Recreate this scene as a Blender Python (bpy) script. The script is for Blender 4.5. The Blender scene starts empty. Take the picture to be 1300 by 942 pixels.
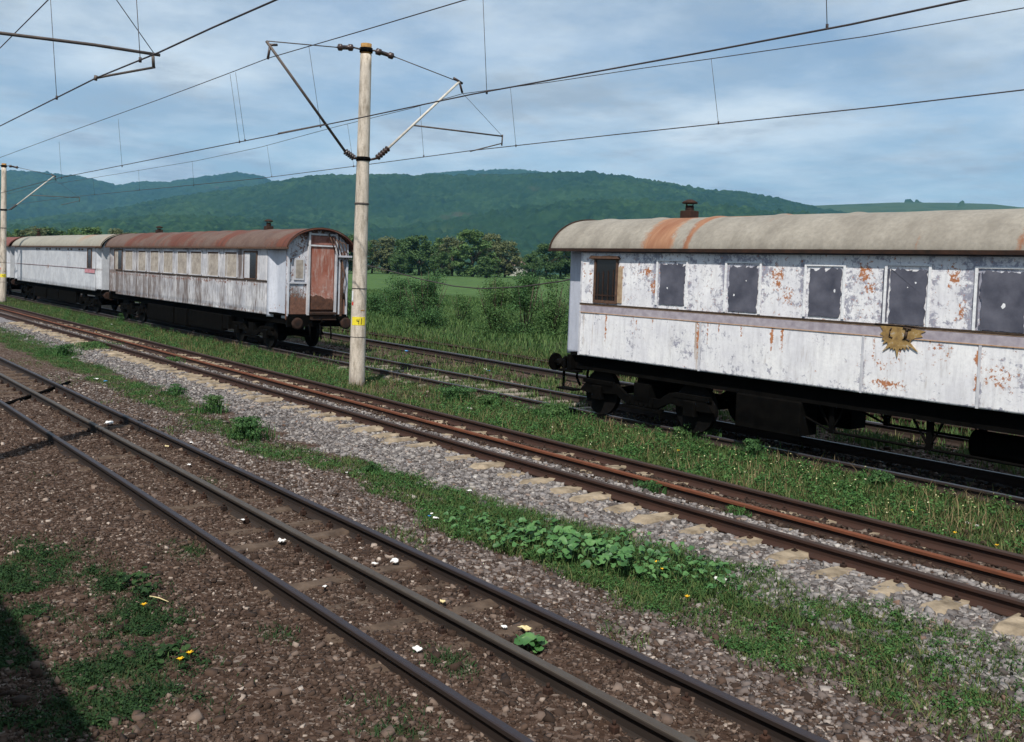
import bpy, math, random
import numpy as np
from mathutils import Matrix, Vector
random.seed(7); rng=np.random.default_rng(7)
S=bpy.context.scene; COL=S.collection
# ---------------------------------------------------------------- camera model
F_,PY,YAW,PIT,ROL,H=1195.16,407.68,0.675956,0.051958,0.036678,2.9992
fw=np.array([-math.cos(YAW)*math.cos(PIT),math.sin(YAW)*math.cos(PIT),-math.sin(PIT)])
r0=np.cross(fw,[0,0,1]); r0/=np.linalg.norm(r0); u0=np.cross(r0,fw)
cr,sr=math.cos(ROL),math.sin(ROL)
RR=cr*r0+sr*u0; UU=-sr*r0+cr*u0
O=np.array([0,0,H])
def ray(x,y): return fw+RR*((x-650)/F_)+UU*((PY-y)/F_)
def ony(x,y,yy): r=ray(x,y); return O+r*(yy/r[1])
def onz(x,y,z=0.): r=ray(x,y); return O+r*((z-H)/r[2])
def onx(x,y,xx): r=ray(x,y); return O+r*(xx/r[0])
def proj(P):
    d=np.asarray(P,float)-O; z=d@fw; z=np.where(z<.1,.1,z)
    return 650+F_*(d@RR)/z, PY-F_*(d@UU)/z
cam=bpy.data.cameras.new('camera'); co=bpy.data.objects.new('camera',cam); COL.objects.link(co)
M=Matrix(((RR[0],UU[0],-fw[0],0),(RR[1],UU[1],-fw[1],0),(RR[2],UU[2],-fw[2],H),(0,0,0,1)))
co.matrix_world=M; cam.sensor_width=36; cam.lens=F_/1300*36; cam.shift_y=-(471-PY)/1300
cam.clip_start=.1; cam.clip_end=40000; S.camera=co
# ---------------------------------------------------------------- helpers
def tag(o,label=None,cat=None,group=None,kind=None):
    if label: o['label']=label
    if cat: o['category']=cat
    if group: o['group']=group
    if kind: o['kind']=kind
    return o
def thing(name,loc,label,cat,group=None):
    o=bpy.data.objects.new(name,None); COL.objects.link(o); o.location=loc; o.empty_display_size=.3
    return tag(o,label,cat,group)
def fbm(x,y,sc=1.,oct=4,seed=0,gain=.5):
    x=np.asarray(x,float)/sc; y=np.asarray(y,float)/sc
    out=0;a=1;t=0
    for k in range(oct):
        xi=np.floor(x).astype(np.int64); yi=np.floor(y).astype(np.int64); fx=x-xi; fy=y-yi
        fx=fx*fx*(3-2*fx); fy=fy*fy*(3-2*fy)
        def hh(a_,b_):
            n=(a_*374761393+b_*668265263+(seed+k*17)*1442695041)&0xffffffff
            n=((n^(n>>13))*1274126177)&0xffffffff
            return ((n^(n>>16))&0xffff)/65535.
        v=(hh(xi,yi)*(1-fx)+hh(xi+1,yi)*fx)*(1-fy)+(hh(xi,yi+1)*(1-fx)+hh(xi+1,yi+1)*fx)*fy
        out=out+a*v; t+=a; a*=gain; x=x*2.03+5.1; y=y*2.03+1.7
    return out/t
def smooth(a,b,x):
    t=np.clip((np.asarray(x,float)-a)/(b-a),0,1); return t*t*(3-2*t)
def fast(name,V,Fc,mat,parent=None,smoothf=False,attrs=None):
    """V (n,3), Fc (m,k) one polygon size"""
    V=np.asarray(V,np.float32); Fc=np.asarray(Fc,np.int32)
    loc=parent.location if parent is not None else Vector((0,0,0))
    if parent is not None:
        pl=parent; tot=Vector((0,0,0))
        while pl is not None: tot+=pl.location; pl=pl.parent
        V=V-np.array(tot,np.float32)
    me=bpy.data.meshes.new(name); n,k=len(V),Fc.shape[1]; m=len(Fc)
    me.vertices.add(n); me.vertices.foreach_set('co',V.ravel())
    me.loops.add(m*k); me.loops.foreach_set('vertex_index',Fc.ravel())
    me.polygons.add(m); me.polygons.foreach_set('loop_start',np.arange(0,m*k,k,dtype=np.int32))
    try: me.polygons.foreach_set('loop_total',np.full(m,k,dtype=np.int32))
    except Exception: pass
    me.update(calc_edges=True)
    if smoothf: me.polygons.foreach_set('use_smooth',np.ones(m,bool))
    if attrs:
        for an,av in attrs.items():
            a=me.color_attributes.new(an,'FLOAT_COLOR','POINT')
            c=np.ones((n,4),np.float32); c[:,:av.shape[1]]=av; a.data.foreach_set('color',c.ravel())
    me.materials.append(mat); o=bpy.data.objects.new(name,me); COL.objects.link(o)
    if parent is not None: o.parent=parent
    return o
class MB:
    def __init__(s): s.v=[]; s.f=[]; s.sm=[]
    def add(s,vs,fs,sm=False):
        b=len(s.v); s.v+= [tuple(map(float,p)) for p in vs]; s.f+=[tuple(b+i for i in f) for f in fs]; s.sm+=[sm]*len(fs); return s
    def box(s,x0,x1,y0,y1,z0,z1,c=0.):
        if c<=0:
            vs=[(x,y,z) for z in (z0,z1) for y in (y0,y1) for x in (x0,x1)]
            return s.add(vs,[(0,2,3,1),(4,5,7,6),(0,1,5,4),(2,6,7,3),(0,4,6,2),(1,3,7,5)])
        # chamfered on the vertical and top edges: three stacked rings
        vs=[];rings=[(z0,0),(z1-c,0),(z1,c)]
        for z,k in rings:
            vs+=[(x0+k+c,y0+k,z),(x1-k-c,y0+k,z),(x1-k,y0+k+c,z),(x1-k,y1-k-c,z),(x1-k-c,y1-k,z),(x0+k+c,y1-k,z),(x0+k,y1-k-c,z),(x0+k,y0+k+c,z)]
        fs=[tuple(range(7,-1,-1)),tuple(range(16,24))]
        for r in range(2):
            for i in range(8):
                j=(i+1)%8; fs.append((r*8+i,r*8+j,r*8+8+j,r*8+8+i))
        return s.add(vs,fs)
    def tube(s,pts,rad,n=8,sm=True,cap=True):
        pts=[Vector(tuple(map(float,p))) for p in pts]
        if not hasattr(rad,'__len__'): rad=[rad]*len(pts)
        vs=[];fs=[];prev=None
        for i,p in enumerate(pts):
            t=(pts[min(i+1,len(pts)-1)]-pts[max(i-1,0)]).normalized()
            if prev is None:
                a=Vector((0,0,1)) if abs(t.z)<.9 else Vector((1,0,0)); a=(a-t*a.dot(t)).normalized()
            else: a=(prev-t*prev.dot(t)).normalized()
            prev=a; b=t.cross(a)
            for k in range(n):
                th=2*math.pi*k/n; q=p+(a*math.cos(th)+b*math.sin(th))*rad[i]; vs.append(q)
        for i in range(len(pts)-1):
            for k in range(n):
                j=(k+1)%n; fs.append((i*n+k,i*n+j,(i+1)*n+j,(i+1)*n+k))
        s.add(vs,fs,sm)
        if cap:
            b=len(s.v)-len(vs); s.f.append(tuple(b+k for k in range(n-1,-1,-1))); s.f.append(tuple(b+(len(pts)-1)*n+k for k in range(n))); s.sm+=[False,False]
        return s
    def prism(s,prof,axis,a,b):
        """profile list of 2D points extruded along axis from a to b. axis x: (y,z); y: (x,z); z: (x,y)"""
        def P(p,t): return {'x':(t,p[0],p[1]),'y':(p[0],t,p[1]),'z':(p[0],p[1],t)}[axis]
        n=len(prof); vs=[P(p,a) for p in prof]+[P(p,b) for p in prof]
        fs=[tuple(range(n-1,-1,-1)),tuple(range(n,2*n))]+[(i,(i+1)%n,n+(i+1)%n,n+i) for i in range(n)]
        return s.add(vs,fs)
    def build(s,name,mat,parent=None):
        tot=Vector((0,0,0)); pl=parent
        while pl is not None: tot+=pl.location; pl=pl.parent
        me=bpy.data.meshes.new(name); me.from_pydata([(a-tot.x,b-tot.y,c-tot.z) for a,b,c in s.v],[],s.f)
        import bmesh
        bm=bmesh.new(); bm.from_mesh(me); bmesh.ops.recalc_face_normals(bm,faces=bm.faces); bm.to_mesh(me); bm.free()
        me.polygons.foreach_set('use_smooth',s.sm); me.update()
        me.materials.append(mat); o=bpy.data.objects.new(name,me); COL.objects.link(o)
        if parent is not None: o.parent=parent
        return o
# ---------------------------------------------------------------- material DSL
class N:
    def __init__(s,name,rough=.9,spec=.3):
        s.m=bpy.data.materials.new(name); s.m.use_nodes=True; s.t=s.m.node_tree; s.n=s.t.nodes; s.b=s.n['Principled BSDF']
        s.b.inputs['Roughness'].default_value=rough; s.b.inputs['Specular IOR Level'].default_value=spec
    def link(s,a,b): s.t.links.new(a,b)
    def coord(s,kind='Object',scale=(1,1,1)):
        tc=s.n.new('ShaderNodeTexCoord'); mp=s.n.new('ShaderNodeMapping'); mp.inputs['Scale'].default_value=scale
        s.link(tc.outputs[kind],mp.inputs['Vector']); return mp.outputs['Vector']
    def pos(s,scale=(1,1,1)):
        g=s.n.new('ShaderNodeNewGeometry'); mp=s.n.new('ShaderNodeMapping'); mp.inputs['Scale'].default_value=scale
        s.link(g.outputs['Position'],mp.inputs['Vector']); return mp.outputs['Vector']
    def noise(s,vec,scale,detail=4,rough=.55,dist=0.):
        n=s.n.new('ShaderNodeTexNoise'); n.inputs['Scale'].default_value=scale; n.inputs['Detail'].default_value=detail
        n.inputs['Roughness'].default_value=rough; n.inputs['Distortion'].default_value=dist; s.link(vec,n.inputs['Vector']); return n.outputs['Fac']
    def voro(s,vec,scale,out='Color'):
        n=s.n.new('ShaderNodeTexVoronoi'); n.inputs['Scale'].default_value=scale; s.link(vec,n.inputs['Vector']); return n.outputs[out]
    def ramp(s,fac,stops):
        r=s.n.new('ShaderNodeValToRGB'); e=r.color_ramp.elements
        while len(e)<len(stops): e.new(.5)
        for i,(p,c) in enumerate(stops):
            e[i].position=p; e[i].color=(c,c,c,1) if not hasattr(c,'__len__') else (*c,1)
        s.link(fac,r.inputs['Fac']); return r.outputs['Color']
    def math(s,op,a,b=None,clamp=False):
        m=s.n.new('ShaderNodeMath'); m.operation=op; m.use_clamp=clamp
        for i,v in enumerate((a,b)):
            if v is None: continue
            if isinstance(v,(int,float)): m.inputs[i].default_value=v
            else: s.link(v,m.inputs[i])
        return m.outputs[0]
    def mix(s,fac,a,b,mode='MIX'):
        m=s.n.new('ShaderNodeMix'); m.data_type='RGBA'; m.blend_type=mode
        for idx,v in ((0,fac),(6,a),(7,b)):
            if isinstance(v,(int,float)): m.inputs[idx].default_value=v
            elif isinstance(v,tuple): m.inputs[idx].default_value=(*v,1)
            else: s.link(v,m.inputs[idx])
        return m.outputs[2]
    def attr(s,name):
        a=s.n.new('ShaderNodeAttribute'); a.attribute_name=name; sp=s.n.new('ShaderNodeSeparateColor'); s.link(a.outputs['Color'],sp.inputs[0]); return sp.outputs
    def island(s): g=s.n.new('ShaderNodeNewGeometry'); return g.outputs['Random Per Island']
    def color(s,c):
        if isinstance(c,tuple): s.b.inputs['Base Color'].default_value=(*c,1)
        else: s.link(c,s.b.inputs['Base Color'])
        return s
    def bump(s,h,st=.3,d=.02):
        b=s.n.new('ShaderNodeBump'); b.inputs['Strength'].default_value=st; b.inputs['Distance'].default_value=d
        s.link(h,b.inputs['Height']); s.link(b.outputs['Normal'],s.b.inputs['Normal']); return s
    def rough(s,r): s.link(r,s.b.inputs['Roughness']); return s
def simple(name,c1,c2,scale=8,rough=.85,spec=.3,bump=.3,metal=0.,bd=.01):
    m=N(name,rough,spec); v=m.pos(); n=m.noise(v,scale,5,.6); m.color(m.ramp(n,[(.3,c1),(.7,c2)])); m.bump(n,bump,bd); m.b.inputs['Metallic'].default_value=metal
    return m.m
def wallmat(name,base,base2,grey,rust,rust2,stain,fs=7.,rf=.17):
    """flaking paint: attr wear R rust, G undercoat, B stain"""
    m=N(name,.8,.25); w=m.attr('wear'); v=m.pos((1,1,1))
    n1=m.noise(v,fs,7,.68,.3); n2=m.noise(v,fs*3.1,6,.7); n3=m.noise(m.pos((1,1,.16)),16,5,.6)
    n0=m.noise(v,1.7,4,.6)
    c=m.mix(m.ramp(n0,[(.35,0.),(.65,1.)]),base,base2)
    c=m.mix(m.math('MULTIPLY',m.ramp(n3,[(.45,0.),(.68,1.)]),.4),c,tuple(x*.66 for x in base2))
    c=m.mix(m.math('MULTIPLY',m.ramp(n2,[(.45,0.),(.62,1.)]),.25),c,tuple(x*.72 for x in base2))
    nb=m.noise(v,fs*2.1,6,.72,.5); ng=m.math('ADD',m.math('MULTIPLY',n1,.45),m.math('MULTIPLY',nb,.55))
    gm=m.ramp(m.math('ADD',ng,m.math('MULTIPLY',m.math('SUBTRACT',w[1],.5),.42)),[(.495,0.),(.57,1.)])
    c=m.mix(gm,c,m.mix(m.ramp(n2,[(.4,0.),(.6,1.)]),grey,tuple(x*1.35 for x in grey)))
    st=m.ramp(m.math('ADD',n3,m.math('MULTIPLY',m.math('SUBTRACT',w[2],.5),.8)),[(.42,0.),(.75,1.)])
    c=m.mix(st,c,stain)
    rm=m.ramp(m.math('ADD',m.math('ADD',m.math('MULTIPLY',nb,.5),m.math('MULTIPLY',n2,.5)),m.math('MULTIPLY',w[0],rf)),[(.635,0.),(.67,1.)])
    c=m.mix(rm,c,m.mix(m.ramp(n2,[(.35,0.),(.65,1.)]),rust,rust2))
    so=m.math('MULTIPLY',m.math('MULTIPLY',m.math('SUBTRACT',w[0],.92),2.6,True),m.ramp(n3,[(.32,.25),(.6,1.)]),True); c=m.mix(m.math('MULTIPLY',so,.8),c,tuple(x*1.25 for x in rust2))
    m.color(c); m.bump(m.math('ADD',n1,m.math('MULTIPLY',gm,-.25)),.35,.01); return m.m
def roofmat(name,a,b,rust,rust2):
    m=N(name,.75,.3); w=m.attr('wear'); v=m.pos(); n0=m.noise(m.pos((1,.5,.5)),2.3,6,.68); n1=m.noise(m.pos((2.2,.35,.35)),2.6,5,.65); n2=m.noise(v,14,5,.65)
    c=m.mix(m.ramp(n0,[(.35,0.),(.65,1.)]),a,b)
    c=m.mix(m.math('MULTIPLY',m.ramp(n2,[(.4,0.),(.65,1.)]),.35),c,tuple(x*.65 for x in a))
    rm=m.ramp(m.math('ADD',m.math('MULTIPLY',m.math('ADD',n1,n2),.5),m.math('MULTIPLY',m.math('SUBTRACT',w[0],.5),.9)),[(.48,0.),(.68,1.)])
    c=m.mix(rm,c,m.mix(m.ramp(n1,[(.35,0.),(.65,1.)]),rust,rust2)); m.color(c); m.bump(n2,.25,.006); return m.m
def leafmat(name,stops,trans=.25,sc=.35,rough=.7):
    m=N(name,rough,.2); r=m.island(); n=m.noise(m.pos(),sc,3)
    f=m.math('ADD',m.math('MULTIPLY',r,.65),m.math('MULTIPLY',n,.4)); c=m.ramp(f,stops); m.color(c)
    tr=m.n.new('ShaderNodeBsdfTranslucent'); m.link(c,tr.inputs['Color']); mx=m.n.new('ShaderNodeMixShader'); mx.inputs[0].default_value=trans
    m.link(m.b.outputs[0],mx.inputs[1]); m.link(tr.outputs[0],mx.inputs[2]); m.link(mx.outputs[0],m.n['Material Output'].inputs['Surface']); return m.m
# palette
m_black=simple('underframe_grime',(.002,.002,.002),(.0055,.005,.0045),5,1.,.03)
m_grime=simple('rusty_grime',(.014,.008,.006),(.045,.02,.012),7,.9)
m_wheel=simple('wheel_steel',(.003,.003,.003),(.009,.0075,.007),9,.8,.08)
def railmat(name,head,side1,side2,hr=.3,zt=.172):
    m=N(name,.8,.4); v=m.pos((.4,1,1)); n=m.noise(v,14,5,.65); n2=m.noise(m.pos(),3,3)
    g=m.n.new('ShaderNodeNewGeometry'); sx=m.n.new('ShaderNodeSeparateXYZ'); m.link(g.outputs['Position'],sx.inputs[0])
    up=m.ramp(sx.outputs['Z'],[(zt-.002,0.),(zt+.002,1.)])
    c=m.mix(m.math('MULTIPLY',m.math('ADD',n,n2),.5),side1,side2)
    h=m.mix(m.ramp(n,[(.35,0.),(.7,1.)]),head,tuple(x*.5+y*.5 for x,y in zip(side2,head)))
    c=m.mix(up,c,h); m.color(c); m.rough(m.mix(up,(.85,)*3,(hr,)*3)); m.bump(n,.25,.004); return m.m
m_rail=railmat('rail_steel_near',(.024,.020,.025),(.007,.0055,.005),(.030,.0155,.010),.5)
m_railb=railmat('rail_steel_grey',(.062,.052,.043),(.010,.0075,.006),(.036,.023,.017),.6)
m_rail2=railmat('rail_steel_rusty',(.028,.019,.016),(.012,.006,.0045),(.058,.022,.012),.75)
m_rail3=railmat('rail_orange_rust',(.14,.042,.017),(.014,.007,.005),(.045,.02,.012),.95,.128)
m_railk=railmat('rail_steel_siding',(.045,.045,.055),(.014,.01,.008),(.045,.025,.018),.4)
m_rib=simple('insulator_porcelain',(.03,.018,.014),(.06,.035,.03),10,.35,.5,.1)
m_steel=simple('galvanised_tube',(.40,.37,.32),(.6,.56,.5),8,.6,.4,.1)
m_dsteel=simple('dark_steel',(.05,.04,.036),(.11,.085,.07),8,.6,.4,.1)
m_wire=simple('contact_wire',(.03,.024,.024),(.06,.045,.045),3,.6,.4,0)
m_bark=simple('bark',(.035,.026,.018),(.09,.07,.05),2,.95)
# concrete mast
mm=N('mast_concrete',.9,.2); v=mm.pos(); a=mm.noise(mm.pos((1,1,.25)),9,6,.65); b_=mm.noise(v,30,4,.6); c_=mm.ramp(a,[(.3,(.24,.20,.155)),(.5,(.50,.435,.36)),(.62,(.58,.51,.43)),(.75,(.36,.31,.26))])
g_=mm.n.new('ShaderNodeNewGeometry'); sx=mm.n.new('ShaderNodeSeparateXYZ'); mm.link(g_.outputs['Position'],sx.inputs[0])
low=mm.math('MULTIPLY',mm.ramp(mm.math('ADD',sx.outputs['Z'],mm.math('MULTIPLY',a,1.0)),[(.3,1.),(1.,0.)]),.8)
c_=mm.mix(mm.math('MULTIPLY',mm.ramp(b_,[(.5,0.),(.7,1.)]),.35),c_,(.15,.13,.11)); c_=mm.mix(low,c_,(.17,.14,.135)); mm.color(c_); mm.bump(b_,.3,.01); m_mast=mm.m
m_cap=simple('mast_rust_cap',(.20,.10,.03),(.38,.22,.07),14)
m_yel=simple('yellow_paint',(.62,.50,.02),(.8,.66,.05),25,.6)
m_blk=simple('black_paint',(.01,.01,.01),(.03,.03,.03),20,.6)
m_red=simple('red_paint',(.5,.03,.02),(.65,.06,.04),20,.6)
m_wht=simple('white_paint',(.6,.6,.62),(.8,.8,.8),20,.6)
m_sleeper=simple('sleeper_concrete',(.12,.092,.062),(.37,.295,.21),4.5,.95,.2,.5,0,.02)
m_sleep2=simple('sleeper_pale',(.12,.10,.08),(.30,.26,.21),5,.95,.2,.5)
m_wood=simple('sleeper_timber',(.045,.03,.022),(.12,.085,.062),6,.95,.2,.5)

# ---------------------------------------------------------------- ground
def yup(x): return np.interp(x,[-70,-40,-22,-15,-12,-8,-4,2],[8.2,8.0,7.4,6.75,7.3,7.8,8.1,8.2])
def ylo(x): return np.interp(x,[-70,-34,-26,-14,-11.5,-8.3,-5.8,-3,2],[6.4,6.15,6.4,5.95,6.5,6.0,6.15,6.2,6.1])
def cover(x,y):
    """grass coverage 0..1"""
    n=fbm(x,y,.9,4,3); n2=fbm(x,y,.35,3,9); w=(n-.5)*1.3
    c=np.zeros_like(x)
    s1=smooth(-.15,.25,y+w*.8-ylo(x))*smooth(-.1,.3,yup(x)-y+w*.8)
    c=np.maximum(c,s1*np.clip(.62+1.1*(n2-.42)+.45*np.exp(-((x+7.6)/2.1)**2)-.25*smooth(-6.2,-5.2,x)+.15*smooth(-16,-24,x),0,1))
    s2=smooth(10.65,11.0,y+w*.3)*smooth(13.75,13.2,y+w*.4)
    brown=np.exp(-((x+19.3)/2.6)**2*1.0-((y-12.2)/.9)**2)*.75+smooth(-7.5,-4.5,x)*.45
    c=np.maximum(c,s2*np.clip(.95-brown+.8*(n2-.5),0,1))
    c=np.maximum(c,smooth(13.3,13.8,y)*smooth(18.2,17.5,y)*np.clip((n2-.38)*2.4,0,.85)*np.where((y<16)&((x<-26.8)|(x>-15.2)),.12,1))
    c=np.maximum(c,smooth(18.2,19.,y+w*.5)*np.clip(.75+(n2-.5)*1.2,0,1)*np.where(y<20.8,.75,1))
    c=np.maximum(c,smooth(21,22.5,y+w))
    # patch in the near left corner
    d=np.hypot((x+8.2)/2.6,(y-1.85)/1.05); c=np.maximum(c,smooth(1.15,.55,d+w*.45)*np.clip(.5+(n2-.45)*2.4,0,1))
    for px,py_,rx,ry in [(-7.75,2.55,.5,.25),(-9.35,3.35,.5,.3),(-6.9,3.2,.35,.2),(-5.7,4.05,.5,.2),(-5.1,3.2,.5,.3),(-12.2,4.75,.45,.14),(-13.7,2.9,.35,.25)]:
        d=np.hypot((x-px)/rx,(y-py_)/ry); c=np.maximum(c,smooth(1.2,.5,d+w*.3)*.65*np.clip(.5+(n2-.4)*2,0,1))
    c=np.maximum(c,smooth(.62,.75,n)*.25*(y<6.2)*(y>5.3))
    return np.clip(c,0,1)
def gz(x,y):
    z=(fbm(x,y,.5,3,21)-.5)*.05+(fbm(x,y,2.5,2,22)-.5)*.06
    z=z+.05*smooth(6.7,5.8,y)*smooth(-8,-2,y)
    z=z+.012*smooth(7.6,8.1,y)*smooth(10.9,10.4,y)
    z=z+.07*smooth(9.06,9.14,y)*smooth(9.5,9.3,y)+.045*smooth(9.3,9.4,y)*smooth(10.46,10.3,y)
    z=z*smooth(60,25,y)*smooth(-90,-60,x)
    z=z-.02
    z=z+ (np.hypot(x,y)>70)*0
    z=z+2.0*smooth(60,330,y-.0*x)+np.where(y>22,(fbm(x,y,14,3,31)-.5)*.7*smooth(22,34,y),0)
    return z
def axis(lo,hi,fine0,fine1,step,g=1.22):
    a=list(np.arange(fine0,fine1+step/2,step)); s=step; x=a[-1]
    while x<hi: s=min(s*g,4000); x+=s; a.append(x)
    s=step; x=a[0]; b=[]
    while x>lo: s=min(s*g,4000); x-=s; b.append(x)
    return np.array(b[::-1]+a)
gx=np.concatenate([axis(-9000,-30,-70,-30,.2)[:-1][lambda a:a<-30] if False else []]) if False else None
gx=axis(-9000,9000,-45,0,.085,1.12); gy=axis(-6000,9000,.8,20,.085,1.1)
GX,GY=np.meshgrid(gx,gy,indexing='xy'); gx1,gy1=GX.ravel(),GY.ravel()
GZ=gz(gx1,gy1)
nx,ny=len(gx),len(gy)
ii=(np.arange(ny-1)[:,None]*nx+np.arange(nx-1)[None]).ravel()
GF=np.stack([ii,ii+1,ii+nx+1,ii+nx],1)
cv=cover(gx1,gy1)
ball=smooth(7.2,7.6,gy1+(fbm(gx1,gy1,.6,3,5)-.5)*.8)*smooth(9.5,9.35,gy1)
dark=smooth(13.0,13.5,gy1)*smooth(16.2,15.4,gy1)*(1-.75*smooth(-27.5,-26.,gx1)*smooth(-14.6,-16,gx1))  # shade under the coaches painted into the ground, weaker in the gap between them
m=N('ground_soil',.98,.1)
A=m.attr('zone'); v=m.pos()
vc=m.voro(v,26); vcs=m.n.new('ShaderNodeSeparateColor'); m.link(vc,vcs.inputs[0]); vd=m.voro(v,26,'Distance')
vc2=m.voro(v,60); vcs2=m.n.new('ShaderNodeSeparateColor'); m.link(vc2,vcs2.inputs[0])
nn=m.noise(v,1.1,5,.6); nf=m.noise(v,40,4,.6)
soil=m.ramp(nn,[(.3,(.034,.018,.012)),(.5,(.058,.033,.022)),(.72,(.085,.054,.038))])
soil=m.mix(.75,soil,m.ramp(vcs.outputs[0],[(0,(.030,.018,.013)),(.5,(.062,.039,.029)),(.85,(.115,.082,.066)),(1,(.26,.22,.19))]))
grav=m.ramp(vcs2.outputs[0],[(0,(.06,.055,.06)),(.5,(.14,.13,.135)),(1,(.36,.34,.34))])
c=m.mix(A[1],soil,grav)
green=m.ramp(m.noise(v,.8,5,.65),[(.3,(.022,.036,.013)),(.5,(.032,.052,.018)),(.7,(.055,.066,.028))])
fl=m.ramp(m.noise(m.pos((.12,.3,.1)),1.,7,.75),[(.35,(.035,.085,.024)),(.55,(.062,.135,.034)),(.7,(.10,.165,.048))])
gp=m.n.new('ShaderNodeNewGeometry'); gs=m.n.new('ShaderNodeSeparateXYZ'); m.link(gp.outputs['Position'],gs.inputs[0])
far=m.ramp(m.math('DIVIDE',gs.outputs['Y'],100.),[(.25,0.),(.45,1.)])
green=m.mix(far,green,fl)
gmask=m.ramp(m.math('ADD',A[0],m.math('MULTIPLY',m.math('SUBTRACT',nf,.5),.5)),[(.35,0.),(.75,1.)])
c=m.mix(m.math('MULTIPLY',gmask,.8),c,green)
c=m.mix(m.math('MULTIPLY',A[2],.93),c,(.007,.006,.0055))  # near-black ground colour deepens the shade beneath the coaches
m.color(c); m.bump(m.math('ADD',vd,nf),.5,.02)
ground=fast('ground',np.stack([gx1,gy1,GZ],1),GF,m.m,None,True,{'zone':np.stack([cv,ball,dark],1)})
tag(ground,kind='structure')

# ---------------------------------------------------------------- rails
def rail(label,y,x0,x1,mat,top=.18,hgt=.155,hw=.036,group='rusty running rails',path=None):
    b=top-hgt
    prof=[(-.07,b),(.07,b),(.07,b+.012),(.018,b+.032),(.009,b+.05),(.009,top-.045),(hw,top-.036),(hw,top-.008),(hw-.008,top),(-hw+.008,top),(-hw,top-.008),(-hw,top-.036),(-.009,top-.045),(-.009,b+.05),(-.018,b+.032),(-.07,b+.012)]
    if path is None: path=[(x0,y),(x1,y)]
    pts=[]
    for (xa,ya),(xb,yb) in zip(path[:-1],path[1:]):
        n=max(1,int(abs(xb-xa)/1.5))
        for i in range(n): pts.append((xa+(xb-xa)*i/n,ya+(yb-ya)*i/n))
    pts.append(path[-1])
    vs=[];k=len(prof);fs=[]
    for i,(x,yy) in enumerate(pts):
        j=(fbm(x,yy,3.,2,int(abs(yy)*10))-.5)
        for (py_,pz) in prof: vs.append((x,yy+py_+j*.02,pz+j*.006))
    for i in range(len(pts)-1):
        for q in range(k): r=(q+1)%k; fs.append((i*k+q,i*k+r,(i+1)*k+r,(i+1)*k+q))
    e=len(pts)-1
    t=thing('rail',(pts[0][0],pts[0][1],b),label,'rail',group)
    mb=MB(); mb.add(vs,fs); mb.add(vs[:k],[tuple(range(k))]); mb.add(vs[e*k:],[tuple(range(k-1,-1,-1))]); mb.build('rail_bar',mat,t)
    return t
def fasten(t,y,xs,off=(.075,),mat=m_grime,z=.03):
    src=None
    for x in xs:
        for o in off:
            if src is None:
                mb=MB(); mb.box(x-.03,x+.03,y+o-.03,y+o+.03,z-.02,z+.035,.008); mb.tube([(x,y+o,z+.034),(x,y+o,z+.065)],.014,6); src=mb.build('spike',mat,t); x_=x
            else: c=src.copy(); COL.objects.link(c); c.parent=t; c.location=(x-x_,0,0)
XL,XR=-110.,5.
tA=rail('nearest rail, slim and dark with bluish head, closest to the bottom left',3.62,XL,XR,m_rail,hw=.033,hgt=.175)
tB=rail('tall middle rail with greyish worn head between the two outer rails of the nearest track',4.42,XL,XR,m_railb,top=.19,hgt=.185,hw=.037)
tC=rail('far rail of the nearest track, brown foot and bluish dark head',5.13,XL,XR,m_rail,top=.18,hgt=.17)
xs=np.arange(-24,-2,.66); fasten(tC,5.13,xs,(-.075,),z=.045); fasten(tB,4.42,xs,(-.075,),z=.045)
tD=rail('rusty brown rail along the grey ballast with tan sleeper ends',8.99,XL,XR,m_rail2,hgt=.165)
xs2=np.arange(-33,-2,.6)+.02; fasten(tD,8.99,xs2,(-.085,))
tE3=rail('low orange rusted inner rail of the second track',9.76,XL,XR,m_rail3,top=.175,hgt=.15)
tE=rail('far rusty rail of the second track, grass growing behind it',10.5,XL,XR,m_rail2,top=.185,hgt=.165)
fasten(tE,10.5,xs2,(-.085,)); fasten(tE3,9.76,xs2,(.08,))
tK=rail('dark rail of the wagon siding on the field side, under the old coaches',14.97,XL,XR,m_railk)
tK2=rail('dark half buried rail of the wagon siding on the near side, under the old coaches',13.46,XL,XR,m_railk)
tM=rail('heavy dark rail of the far track running behind the coaches',17.8,0,0,m_railk,top=.22,hgt=.2,hw=.045,path=[(XL,18.7),(-40,18.55),(-27,18.25),(-19,17.85),(-8,17.7),(XR,17.65)])
tM2=rail('overgrown rail at the field edge, half hidden in grass',20.,0,0,m_rail2,path=[(XL,20.5),(-35,20.35),(-27,20.3),(-22,19.7),(-15,19.3),(XR,19.2)])
tM3=rail('short overgrown rail end emerging beside the field edge',21.,0,0,m_rail2,top=.14,hgt=.12,path=[(-60,22.2),(-31,20.9),(-24,20.55),(-20.5,20.4)])
# cross bar of the points on the nearest track
mb=MB(); p0=onz(6,513,.08); p1=onz(88,485,.08); mb.tube([p0,((p0+p1)/2+np.array([0,0,-.02])),p1],.035,8)
o=mb.build('point_rod',m_black); tag(o,'black tie bar crossing between the rails at the far left of the nearest track','rod')
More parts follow.
